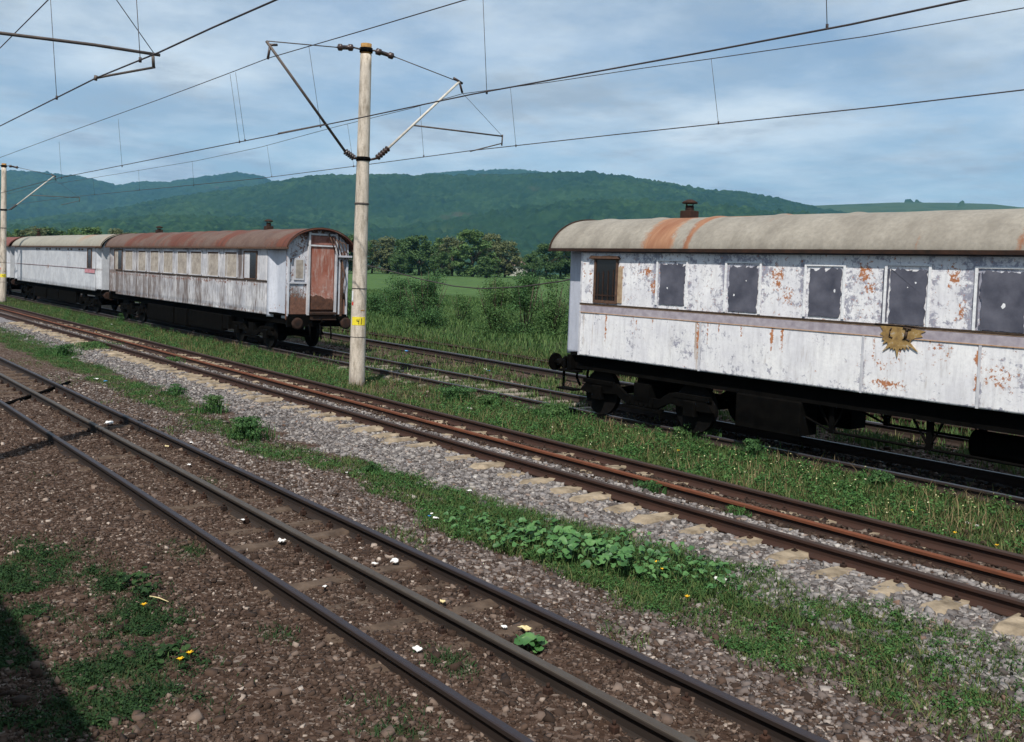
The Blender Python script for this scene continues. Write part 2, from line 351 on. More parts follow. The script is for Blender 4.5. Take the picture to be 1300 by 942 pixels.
# sleepers
def sleeper_mesh(seed,L,W,T):
    r=np.random.default_rng(seed); n=14; sec=[(-.5,0),(-.47,.75),(-.33,1),(.33,1),(.47,.75),(.5,0)]
    vs=[];fs=[];k=len(sec)
    for i in range(n+1):
        t=i/n; tap=1-.25*max(0,abs(t-.5)*2-.86)/.14*1.0
        for a,b in sec: vs.append(((a*W*tap)+r.normal(0,.008),(t-.5)*L+r.normal(0,.008),-.1+(T+.1)*b*(1 if 0<i<n else .55)+r.normal(0,.006)*(b>0)))
    for i in range(n):
        for q in range(k-1): fs.append((i*k+q,i*k+q+1,(i+1)*k+q+1,(i+1)*k+q))
    fs+= [tuple(range(k-1,-1,-1)),tuple(n*k+q for q in range(k))]
    me=bpy.data.meshes.new('sleeper'); me.from_pydata(vs,[],fs); me.update(); return me
def sleepers(ms,mat,xs,yc,label,group,jit=.03):
    for mm_ in ms: mm_.materials.append(mat)
    for i,x in enumerate(xs):
        o=bpy.data.objects.new('sleeper',ms[i%len(ms)]); COL.objects.link(o)
        o.location=(x+random.uniform(-jit,jit),yc+random.uniform(-jit,jit)*1.5,random.uniform(-.028,.012)); o.rotation_euler=(random.uniform(-.012,.012),random.uniform(-.06,.06),random.uniform(-.06,.06)+(math.pi if i%2 else 0))
        tag(o,label,'sleeper',group)
sleepers([sleeper_mesh(i,2.75,.31,.055) for i in range(5)],m_sleeper,[x for x in np.arange(-45,1,.6)+.03],9.68,'weathered tan sleeper whose end pokes out of the grey ballast beside the rusty rail','sleepers of the second track')
sleepers([sleeper_mesh(20+i,2.2,.22,.04) for i in range(3)],m_wood,[x for x in np.arange(-27,0,.66)],4.45,'brown sleeper nearly buried in the dirt between the nearest rails','sleepers of the nearest track')
sleepers([sleeper_mesh(30+i,2.2,.24,.05) for i in range(3)],m_sleep2,[x for x in np.arange(-24.5,-15,.62)],14.22,'pale broken sleeper of the siding between the two coaches','sleepers of the siding')

# ---------------------------------------------------------------- stones
def stones(name,P,size,mat,flat=.7):
    n=len(P); base=np.array([(x,y,z) for z in (-1,1) for y in (-1,1) for x in (-1,1)],float)*.5
    V=base[None]*(1+rng.uniform(-.45,.35,(n,8,3)))
    V*= (size[:,None]*rng.uniform(.6,1.3,(n,3)))[:,None,:]; V[:,:,2]*=flat
    th=rng.uniform(0,6.28,n); ph=rng.uniform(-.6,.6,n)
    c,s=np.cos(ph)[:,None],np.sin(ph)[:,None]; y,z=V[:,:,1]*c-V[:,:,2]*s,V[:,:,1]*s+V[:,:,2]*c
    c,s=np.cos(th)[:,None],np.sin(th)[:,None]; x,y2=V[:,:,0]*c-y*s,V[:,:,0]*s+y*c
    V=np.stack([x,y2,z],2)+P[:,None,:]
    f=np.array([(0,2,3,1),(4,5,7,6),(0,1,5,4),(2,6,7,3),(0,4,6,2),(1,3,7,5)])
    Fc=(np.arange(n)*8)[:,None,None]+f[None]
    return fast(name,V.reshape(-1,3),Fc.reshape(-1,4),mat)
def scatter(n,x0,x1,y0,y1,accept,pad=60,bias=True):
    """random ground points, denser near the camera, inside the widened view"""
    out=[];tot=0
    while tot<n:
        m_=n*3; x=rng.uniform(x0,x1,m_); y=rng.uniform(y0,y1,m_)
        px,py_=proj(np.stack([x,y,x*0],1)); d=np.hypot(x,y)
        ok=(px>-pad-120)&(px<1300+pad+120)&(py_<1000+pad)&((-x*math.cos(YAW)+y*math.sin(YAW))>1)
        if bias: ok&=rng.uniform(0,1,m_)<np.clip((9./d)**1.6,0,1)
        ok&=rng.uniform(0,1,m_)<accept(x,y)
        out.append(np.stack([x[ok],y[ok]],1)); tot+=ok.sum()
        if len(out)>60: break
    P=np.concatenate(out)[:n]; return P
def stonemat(name,stops):
    m=N(name,.9,.25); r=m.island(); n=m.noise(m.pos(),25,4); c=m.ramp(r,stops); c=m.mix(m.math('MULTIPLY',n,.4),c,(.045,.029,.02)); m.color(c); m.bump(n,.3,.005); return m.m
m_sg=stonemat('ballast_grey',[(0,(.06,.05,.047)),(.35,(.155,.14,.135)),(.7,(.26,.24,.235)),(.92,(.37,.34,.315)),(.96,(.17,.10,.07)),(1,(.52,.49,.46))])
m_sb=stonemat('ballast_brown',[(0,(.024,.014,.010)),(.4,(.052,.031,.022)),(.72,(.088,.055,.040)),(.88,(.13,.092,.074)),(.97,(.24,.18,.145)),(1,(.5,.42,.36))])
bankf=lambda x,y:(smooth(7.1,7.55,y+(fbm(x,y,.6,3,5)-.5)*.8)*smooth(8.95,8.9,y)*np.clip(1.15-cover(x,y)*1.1,.03,1)*(1-.55*smooth(-7,-4.5,x)*smooth(8.1,7.6,y)))
P=scatter(30000,-46,-1,7.0,8.95,bankf); sz=rng.lognormal(math.log(.035),.35,len(P)); sz=np.minimum(sz,.075)
o=stones('ballast',np.c_[P,gz(P[:,0],P[:,1])+sz*.18],sz,m_sg); tag(o,'grey crushed stone ballast heaped along the rusty second track','ballast',kind='stuff')
P=scatter(9000,-46,0,9.34,10.42,lambda x,y:np.ones_like(x)); sz=np.minimum(rng.lognormal(math.log(.03),.35,len(P)),.06)
o=stones('ballast',np.c_[P,gz(P[:,0],P[:,1])+.005+sz*.2],sz,stonemat('ballast_rust_stained',[(0,(.018,.011,.008)),(.6,(.045,.027,.019)),(.9,(.085,.058,.044)),(1,(.2,.16,.13))])); tag(o,'rust stained dark stones between the inner and far rails of the second track','ballast',kind='stuff')
P=scatter(9000,-46,0,9.05,9.42,lambda x,y:np.ones_like(x)); sz=np.minimum(rng.lognormal(math.log(.033),.35,len(P)),.06)
o=stones('ballast',np.c_[P,gz(P[:,0],P[:,1])+.012+sz*.25],sz,m_sg); tag(o,'pale stones packed between the rails of the second track','ballast',kind='stuff')
def near(x,y): return (y<7.0)*np.clip(1.-cover(x,y)*.8,.1,1)*np.where(y>5.3,1,.55+.3*(fbm(x,y,.7,3,77)>.5))
P=scatter(100000,-26,0,1.2,7.0,near); sz=np.minimum(rng.lognormal(math.log(.0155),.5,len(P)),.07)
o=stones('gravel',np.c_[P,gz(P[:,0],P[:,1])+sz*.12],sz,m_sb); tag(o,'brown stony gravel around the nearest rails','gravel',kind='stuff')
P=scatter(20000,-26,0,5.3,7.0,lambda x,y:np.clip(1-cover(x,y),.1,1)); sz=np.minimum(rng.lognormal(math.log(.023),.4,len(P)),.06)
o=stones('gravel',np.c_[P,gz(P[:,0],P[:,1])+sz*.15],sz,stonemat('gravel_mixed',[(0,(.05,.037,.032)),(.5,(.125,.098,.088)),(.85,(.22,.185,.17)),(1,(.42,.37,.33))])); tag(o,'greyish mixed gravel on the slope between the first two tracks','gravel',kind='stuff')
P=scatter(9000,-40,0,10.7,17.5,lambda x,y:np.clip(1-cover(x,y),.05,1)*.8); sz=np.minimum(rng.lognormal(math.log(.035),.4,len(P)),.09)
o=stones('gravel',np.c_[P,gz(P[:,0],P[:,1])+sz*.15],sz,m_sb); tag(o,'scattered brown stones among the grass by the siding','gravel',kind='stuff')

# ---------------------------------------------------------------- grass & weeds
def blades(name,P,h,w,mat,lean=.5,base_z=None,parent=None):
    n=len(P); z0=(gz(P[:,0],P[:,1]) if base_z is None else base_z)-.01
    th=rng.uniform(0,6.28,n); d=np.stack([np.cos(th),np.sin(th)],1); q=np.stack([-d[:,1],d[:,0]],1); L=h*rng.uniform(.15,lean,n)
    def pt(f,side,ww,up):
        xy=P+d*(L*f)[:,None]+q*(ww*side)[:,None]; return np.c_[xy,z0+h*up]
    V=np.stack([pt(0,-1,w/2,0),pt(0,1,w/2,0),pt(.35,1,w*.42,.62),pt(.35,-1,w*.42,.62),pt(1,0,w*0,1)],1)
    b=(np.arange(n)*5)[:,None,None]; f=np.array([(0,1,2),(0,2,3),(3,2,4)])
    return fast(name,V.reshape(-1,3),(b+f[None]).reshape(-1,3),mat,parent)
def leaves(C,R,n,size,up=.3,flat=1.):
    """n quads scattered through ellipsoids at C with radii R -> verts, faces; size per-quad"""
    k=len(C); idx=rng.integers(0,k,n); d=rng.normal(0,1,(n,3)); d/=np.linalg.norm(d,axis=1)[:,None]; rad=rng.uniform(0,1,n)**.42
    P=C[idx]+d*rad[:,None]*R[idx]
    a=rng.normal(0,1,(n,3)); a/=np.linalg.norm(a,axis=1)[:,None]; nrm=d*.8+rng.normal(0,.6,(n,3))+np.array([0,0,up]); 
    a=a-nrm*((a*nrm).sum(1)/(nrm*nrm).sum(1))[:,None]; a/=np.linalg.norm(a,axis=1)[:,None]; b=np.cross(nrm,a); b/=np.linalg.norm(b,axis=1)[:,None]
    s=(size*rng.uniform(.6,1.4,n))[:,None]
    V=np.stack([P-a*s*.5,P+b*s*.32,P+a*s*.6,P-b*s*.32],1)
    return V.reshape(-1,3),(np.arange(n)*4)[:,None]+np.arange(4)[None]
m_gr=leafmat('grass_mid',[(.15,(0.024,0.055,0.015)),(.45,(0.046,0.097,0.024)),(.7,(0.088,0.127,0.037)),(.92,(0.187,0.149,0.072))],.2)
m_gr2=leafmat('grass_lush',[(.15,(0.022,0.065,0.020)),(.5,(0.043,0.118,0.030)),(.8,(0.084,0.174,0.047))],.25)
m_moss=leafmat('grass_dark_moss',[(.15,(.010,.028,.009)),(.5,(.018,.048,.014)),(.85,(.035,.075,.022))],.2)
m_dry=leafmat('grass_dry',[(.2,(.10,.085,.04)),(.6,(.2,.15,.075)),(.9,(.28,.21,.11))],.2)
m_field=leafmat('field_grass',[(.15,(.028,.066,.020)),(.5,(.056,.115,.030)),(.8,(.11,.165,.052))],.25,.12)
def cvr(x,y): return cover(x,y)
P=scatter(70000,-45,0,5.4,8.4,lambda x,y:cover(x,y)*(.4+.9*(fbm(x,y,.25,2,40)))); h=rng.uniform(.02,.085,len(P))*(1+.5*np.exp(-((P[:,0]+7.5)/2.)**2)); 
o=blades('grass',P,h,rng.uniform(.006,.012,len(P)),m_gr,1.6); tag(o,'short grass and weeds on the strip between the first two tracks','grass',kind='stuff')
P=scatter(15000,-6.3-8,0,.9,5.2,lambda x,y:cover(x,y)**1.5*(y<5.2)*((x<-4.8))); h=rng.uniform(.015,.06,len(P))
o=blades('grass',P,h,rng.uniform(.006,.011,len(P)),m_moss,1.8); tag(o,'dark green grass patch in the near left corner','grass',kind='stuff')
P=scatter(100000,-75,0,10.6,13.9,lambda x,y:cover(x,y)*(.35+fbm(x,y,.3,2,41))); h=rng.uniform(.04,.15,len(P))
o=blades('grass',P,h,rng.uniform(.008,.016,len(P)),m_gr,1.2); tag(o,'rough grass verge between the second track and the old coaches','grass',kind='stuff')
P=scatter(5000,-40,0,10.8,13.6,lambda x,y:np.clip(fbm(x,y,.5,2,44)-.35,0,1)); h=rng.uniform(.05,.3,len(P))
o=blades('dry_grass',P,h,rng.uniform(.006,.012,len(P)),m_dry,.9); tag(o,'straw coloured dead stalks among the verge grass','grass',kind='stuff')
P=scatter(50000,-70,0,13.9,22.5,lambda x,y:cover(x,y)*np.where((y<16)&(x>-15.5),.25,1)*np.where((y<17)&(x<-28),0,1)); h=rng.uniform(.05,.22,len(P))*np.where(P[:,1]>19,1.5,1)
o=blades('grass',P,h,rng.uniform(.014,.028,len(P)),m_gr,.8); tag(o,'patchy grass over the far tracks behind the siding','grass',kind='stuff')
P=scatter(130000,-110,-10,21.2,62,lambda x,y:smooth(21,23,y)*(.3+.7*fbm(x,y,3,3,50))*np.clip(30/y,.3,1),bias=False); h=rng.uniform(.12,.36,len(P))
o=blades('meadow_grass',P,h,rng.uniform(.02,.05,len(P)),m_field,.9); tag(o,'tall green meadow grass beyond the far track','meadow grass',kind='stuff')
# low leafy weeds (clover, nettles) as small leaf clumps
def weeds(name,P,rad,hh,nl,size,mat,label):
    C=np.c_[P,gz(P[:,0],P[:,1])+hh*.45]; R=np.c_[rad,rad,hh*.55]
    V,Fc=leaves(C,R,nl,size,1.2); o=fast(name,V,Fc,mat); return tag(o,label,'weeds',kind='stuff')
P=scatter(900,-44,0,5.7,8.2,lambda x,y:cover(x,y)**3); weeds('weeds',P,rng.uniform(.05,.18,len(P)),rng.uniform(.04,.12,len(P)),60000,.024,m_gr2,'low leafy weeds growing in the strip between the first two tracks')
P=scatter(700,-60,0,10.8,13.8,lambda x,y:cover(x,y)**2); weeds('weeds',P,rng.uniform(.08,.28,len(P)),rng.uniform(.1,.3,len(P)),42000,.04,m_gr2,'leafy weeds growing in the verge in front of the coaches')
P=scatter(160,-10.5,-6,1.2,3.2,lambda x,y:cover(x,y)**2); weeds('weeds',P,rng.uniform(.05,.16,len(P)),rng.uniform(.03,.07,len(P)),12000,.022,m_moss,'small leafy weeds in the near left corner patch')
# yellow / cream specks
m_fl=leafmat('petal_cream',[(.2,(.55,.50,.25)),(.6,(.7,.65,.35)),(.9,(.75,.72,.6))],.2)
P=scatter(420,-22,0,11.1,13.4,lambda x,y:cover(x,y)*(x>-13)+.15); C=np.c_[P,gz(P[:,0],P[:,1])+rng.uniform(.1,.24,len(P))]
V,Fc=leaves(C,np.full((len(P),3),.006),len(P)*2,.022,2.); o=fast('wildflowers',V,Fc,m_fl); tag(o,'tiny cream and yellow wildflowers dotted in the verge grass','wildflowers',kind='stuff')

# individual tufts / bushes --------------------------------------------------
def bush(label,x,y,w,h,nl,ls,mat,name='weed_tuft',group=None,cat='plant',stems=9):
    z=float(gz(np.array([x]),np.array([y]))[0])
    t=thing(name,(x,y,z),label,cat,group)
    mb=MB()
    for i in range(stems):
        a=random.uniform(0,6.28); r=random.uniform(.1,.8)*w*.5; hh=h*random.uniform(.6,.98)
        mb.tube([(x+math.cos(a)*r*.15,y+math.sin(a)*r*.15,z-.02),(x+math.cos(a)*r*.6,y+math.sin(a)*r*.6,z+hh*.5),(x+math.cos(a)*r,y+math.sin(a)*r,z+hh)],[h*.008,h*.006,h*.003],5)
    mb.build('stems',m_bark if h>1 else mat,t)
    k=max(8,int(15*w)); k=min(k,60); ang=rng.uniform(0,6.28,k); rr=rng.uniform(0,.46,k)*w; hz=rng.uniform(.04,.92,k)**1.15
    C=np.stack([x+np.cos(ang)*rr*(1.15-hz*.75),y+np.sin(ang)*rr*(1.15-hz*.75),z+hz*h],1)
    R=np.stack([rng.uniform(.12,.24,k)*w,rng.uniform(.12,.24,k)*w,rng.uniform(.08,.18,k)*h],1)
    V,Fc=leaves(C,R,nl,ls*(.7 if h<.6 else 1),.4); fast('foliage',V,Fc,mat,t)
    if h<.6:
        nb=int(260*w); a=rng.uniform(0,6.28,nb); r=rng.uniform(0,.5,nb)**.8*w*.9; P=np.c_[x+np.cos(a)*r,y+np.sin(a)*r]; blades('foliage',P,rng.uniform(.4,1.15,nb)*h*(1-.6*r/w),rng.uniform(.008,.016,nb),m_gr2,.8,parent=t)
    return t
m_bush=leafmat('bush_leaf_dark',[(.15,(0.020,0.060,0.020)),(.5,(0.043,0.102,0.034)),(.85,(0.085,0.170,0.054))],.2,1.)
m_bush2=leafmat('bush_leaf_mid',[(.15,(0.033,0.077,0.024)),(.5,(0.064,0.132,0.040)),(.85,(0.110,0.187,0.061))],.25,.6)
p=onz(318,556); bush('spiky dark green tuft standing tall on the ballast edge, left of the mast foot',p[0],p[1],.95,.42,2200,.06,m_bush,group='green tufts by the ballast')
p=onz(268,524); bush('loose pale green tuft behind the tallest ballast tuft',p[0],p[1],.7,.34,1300,.05,m_bush2,group='green tufts by the ballast')
p=onz(222,500); bush('small dark tuft at the far end of the row of ballast tufts',p[0],p[1],.6,.25,900,.05,m_bush,group='green tufts by the ballast')
p=onz(80,450); bush('low dark weed clump at the far left on the grass strip',p[0],p[1],1.1,.35,1200,.07,m_bush,group='green tufts by the ballast')
p=onz(468,600); bush('small round dark tuft on the grass strip, below the mast foot',p[0],p[1],.33,.17,800,.035,m_bush,group='green tufts by the ballast')
p=onz(580,510); bush('low spreading blue green bush right of the mast foot, before the siding',p[0],p[1],1.25,.36,2600,.06,m_bush,group='low bushes on the verge')
p=onz(621,516); bush('small leafy bush next to the spreading one in the verge',p[0],p[1],.65,.28,1200,.05,m_bush2,group='low bushes on the verge')
p=onz(705,530); bush('rounded weed clump left of the right coach, beside the siding rail',p[0],p[1],1.1,.42,2400,.06,m_bush2,group='low bushes on the verge')
p=onz(885,560); bush('grey green feathery tuft in the shade edge of the right coach',p[0],p[1],.9,.4,1700,.05,m_bush2,group='low bushes on the verge')
p=onz(955,585); bush('bluish weed clump beside the shadow of the right coach',p[0],p[1],.7,.36,1500,.05,m_bush,group='low bushes on the verge')
p=onz(1115,620); bush('ragged weed clump at the shadow edge under the middle of the right coach',p[0],p[1],.6,.3,1200,.05,m_bush,group='low bushes on the verge')
p=onz(160,408); bush('dark weed clump between the rusty rails and the left coaches',p[0],p[1],1.0,.5,1200,.08,m_bush,group='low bushes on the verge')
p=onz(120,440,.05); bush('weeds covering the inner rails at the far left of the second track',p[0],p[1],1.8,.26,1500,.06,m_bush2,group='weeds between the second track rails')
p=onz(222,460,.05); bush('small weed tuft between the inner rails left of the mast',p[0],p[1],.6,.22,700,.05,m_bush2,group='weeds between the second track rails')
p=onz(826,625,.05); bush('leafy weed growing between the rails right of the frame centre',p[0],p[1],.5,.2,900,.04,m_bush,group='weeds between the second track rails')
p=onz(935,655,.05); bush('green weed with a yellow bloom between the rusty rails',p[0],p[1],.38,.16,600,.04,m_bush2,group='weeds between the second track rails')
# broad leaved patch
def broad(label,x0,y0,n,rx,ry,size,name='broadleaf_plant',hmax=.3,mt=None):
    z=float(gz(np.array([x0]),np.array([y0]))[0]); t=thing(name,(x0,y0,z),label,'plant')
    st=MB(); lf=MB()
    for i in range(n):
        a=random.uniform(0,6.28); r=math.sqrt(random.random()); x=x0+math.cos(a)*r*rx; y=y0+math.sin(a)*r*ry; hh=random.uniform(.35,1)*hmax; s=size*random.uniform(.55,1.15)
        d=random.uniform(0,6.28); tip=Vector((x+math.cos(d)*.04,y+math.sin(d)*.04,z+hh)); st.tube([(x,y,z-.01),tip],.004,4)
        nx_=Vector((random.uniform(-.5,.5),random.uniform(-.6,.2),1)).normalized(); u=nx_.cross(Vector((math.cos(d),math.sin(d),0))).normalized(); w=nx_.cross(u)
        K=11; ring=[]
        for k in range(K):
            th=2*math.pi*k/K; rr=s*(.9+.13*math.sin(3*th+i)+random.uniform(-.08,.08))*(.45 if k==0 else 1); ring.append(tip+u*math.sin(th)*rr*.5-w*math.cos(th)*rr*.5+nx_*(.12*s*math.cos(2*th)))
        lf.add([tip-nx_*s*.12]+ring,[(0,1+k,1+(k+1)%K) for k in range(K)],True)
    st.build('stalks',m_bush2,t); lf.build('foliage',mt or m_broad,t); return t
mbx=N('broad_leaf',.55,.4); r_=mbx.island(); nn_=mbx.noise(mbx.pos(),14,4); mbx.color(mbx.ramp(mbx.math('ADD',mbx.math('MULTIPLY',r_,.6),mbx.math('MULTIPLY',nn_,.4)),[(.2,(.024,.072,.020)),(.5,(.045,.125,.033)),(.85,(.09,.19,.055))])); m_broad=mbx.m
p=onz(722,708); broad('patch of big light green coltsfoot-like leaves at the front edge of the grass strip',p[0],p[1],150,.95,.28,.12,hmax=.26)
p=onz(640,690); broad('darker broad leaves just left of the big light green leaf patch',p[0],p[1],110,1.1,.35,.09,hmax=.2)
p=onz(840,725); broad('dense green leaves right of the big light green leaf patch',p[0],p[1],150,.95,.5,.085,hmax=.24)
p=onz(668,832); broad('single rosette of round leaves between the nearest rails at the bottom',p[0],p[1],12,.12,.1,.13,hmax=.1)
p=onz(175,752); broad('dark rosette of leaves beside a pale straw in the near left patch',p[0],p[1],40,.34,.15,.075,hmax=.09,mt=m_moss)
p=onz(222,842); broad('dark round leaves at the bottom left under two yellow flowers',p[0],p[1],24,.18,.13,.07,hmax=.08,mt=m_moss)
p=onz(795,680); broad('single bright leaf clump at the ballast edge above the grass strip',p[0],p[1],9,.1,.06,.08,hmax=.14)

# dandelions
def dandelion(px,py_,label,s=.03,z=.1,col=None):
    p=onz(px,py_,z); t=thing('dandelion',(p[0],p[1],0),label,'flower','yellow flowers'); MB().tube([(p[0],p[1],-.01),(p[0]+.01,p[1],z)],.003,4).build('stalk',m_bush2,t)
    mb=MB()
    for k in range(16):
        a=k*2.4; r=s*(.5+.5*(k%3)/2); c=Vector((p[0]+.01,p[1],z)); e=c+Vector((math.cos(a)*r,math.sin(a)*r,.35*r)); q=Vector((-math.sin(a),math.cos(a),0))*s*.16
        mb.add([c-q*.4,c+q*.4,e+q,e-q],[(0,1,2,3)])
    mb.tube([(p[0]+.01,p[1],z-.012),(p[0]+.01,p[1],z+.006)],[s*.3,s*.45],8); mb.build('flower_head',col or m_dand,t)
m_dand=simple('dandelion_yellow',(.7,.36,.01),(.85,.52,.02),30,.7)
for a in [(908,636,'yellow flower on the weed between the rusty rails'),(832,713,'orange yellow flower on the grass strip above its twin'),(871,757,'yellow flower low on the right end of the leafy grass strip'),(1157,648,'large yellow flower in the verge beyond the rusty rails'),(1211,676,'small orange flower left of the dark rail bend, near the right edge'),(1264,692,'orange flower at the right edge just above the rusty rail'),(860,572,'yellow flower in the verge in front of the right coach wheels'),(182,767,'single yellow flower beside the straw in the near left patch'),(228,836,'yellow flower above the round leaves at the bottom left'),(240,828,'second yellow flower touching the one above the round leaves'),(122,420,'small yellow flower between the far left inner rails'),(840,722,'small half open yellow flower by the orange yellow one')]:
    dandelion(a[0],a[1],a[2],.028 if a[1]>600 else .04)

# litter
m_pap=simple('paper_white',(.62,.6,.57),(.82,.8,.78),18,.8,.3,.2)
m_blue=simple('plastic_blue',(.03,.16,.42),(.08,.3,.6),12,.4)
m_tan=simple('card_tan',(.5,.4,.2),(.7,.6,.34),12,.8)
def litter(px,py_,w,label,mat=None,name='paper_scrap',z=.03,extra=None):
    p=onz(px,py_,z)
    if p[1]<6.4: z=.075; p=onz(px,py_,z)
    n=6; vs=[];fs=[]; sd=random.random()*50; a=random.uniform(0,3.1)
    for j in range(n):
        for i in range(n):
            u,v=(i/(n-1)-.5),(j/(n-1)-.5); e=1-.5*(abs(u)**3+abs(v)**3)*8*random.uniform(0,.5)
            x,y=u*w*e,v*w*.75*e; vs.append((p[0]+x*math.cos(a)-y*math.sin(a),p[1]+x*math.sin(a)+y*math.cos(a),p[2]+.25*w*float(fbm(np.array([u*3+sd]),np.array([v*3]),1.,2,5)[0])+random.uniform(-.04,.04)*w))
    for j in range(n-1):
        for i in range(n-1): k=j*n+i; fs.append((k,k+1,k+n+1,k+n))
    mb=MB(); k=len(vs); low=[(x,y,z_-w*.06) for x,y,z_ in vs]; mb.add(vs+low,fs+[tuple(k+i for i in reversed(f)) for f in fs])
    o=mb.build(name,mat or m_pap); tag(o,label,'litter','litter lying on the ground')
    return o
for a in [(138,538,.22,'large crumpled white paper between the nearest rails at the left'),(212,567,.09,'yellowish scrap beside the far rail of the nearest track, left part',m_tan),(243,562,.07,'small white scrap just beyond the far rail of the nearest track'),(240,590,.06,'little white flake between rails A few steps right of the yellowish scrap'),(476,716,.07,'cream scrap left of a flat white paper between the nearest rails'),(501,713,.11,'flat white paper with red print between the nearest rails'),(545,655,.05,'blue and white wrapper at the front edge of the grass strip',m_blue),(553,658,.08,'white wrapper lying right of the blue one at the grass strip edge'),(596,623,.07,'upright white and blue packet on the ballast above the grass strip'),(357,687,.11,'crumpled cream scrap beyond the slim rail at the lower left middle'),(412,745,.05,'white chip between the slim rail and the middle rail'),(562,764,.07,'cream stone-like scrap between the nearest rails, lower middle',m_tan),(667,799,.13,'flat tan card scrap between the nearest rails at the bottom',m_tan),(640,796,.06,'small white chip left of the flat tan card'),(530,824,.09,'white curl between the slim and middle rails at the bottom'),(122,481,.12,'white scrap in the far left grass strip'),(134,484,.1,'turquoise wrapper in the far left grass strip',m_blue),(914,737,.13,'torn white paper at the right end of the leafy grass strip'),(1100,643,.06,'white flake in the verge right of centre'),(1228,664,.10,'white crumpled scrap in the verge near the right edge'),(1240,668,.08,'flattened white scrap right of the crumpled one near the right edge'),(947,600,.08,'pale scrap in the verge grass in front of the right coach'),(851,585,.1,'white scrap at the foot of the verge, left part'),(596,519,.13,'white bit of paper on bare dirt right of the mast foot'),(655,509,.12,'white plastic bit near the short siding rail end'),(616,469,.14,'white packet on the siding between the coaches'),(620,471,.1,'blue cap beside the white packet on the siding',m_blue),(538,477,.15,'orange and white wrapper on the siding sleepers',m_tan),(516,446,.2,'blue sheet in the dirt beside the heavy far rail',m_blue),(142,412,.14,'white scrap in the grass below the far left coach'),(548,652,.04,'tiny white crumb above the white wrapper'),(985,570,.09,'white scrap at the shadow edge of the right coach'),(985,560,.07,'small pale lump at the shadow edge of the right coach'),(440,600,.05,'white chip on the brown gravel below the tufts'),(308,660,.05,'pale chip by the slim rail, left part')]:
    lb=a[3].replace('rails A few','the nearest rails, a few'); litter(a[0],a[1],a[2],lb,a[4] if len(a)>4 else None)
p0=onz(190,757,.08);p1=onz(214,764,.06); o=MB().tube([p0,(p0+p1)/2+np.array([0,0,.01]),p1],[.007,.006,.004],5).build('straw',m_tan); tag(o,'pale broken straw lying across the dark leaf rosette','straw')

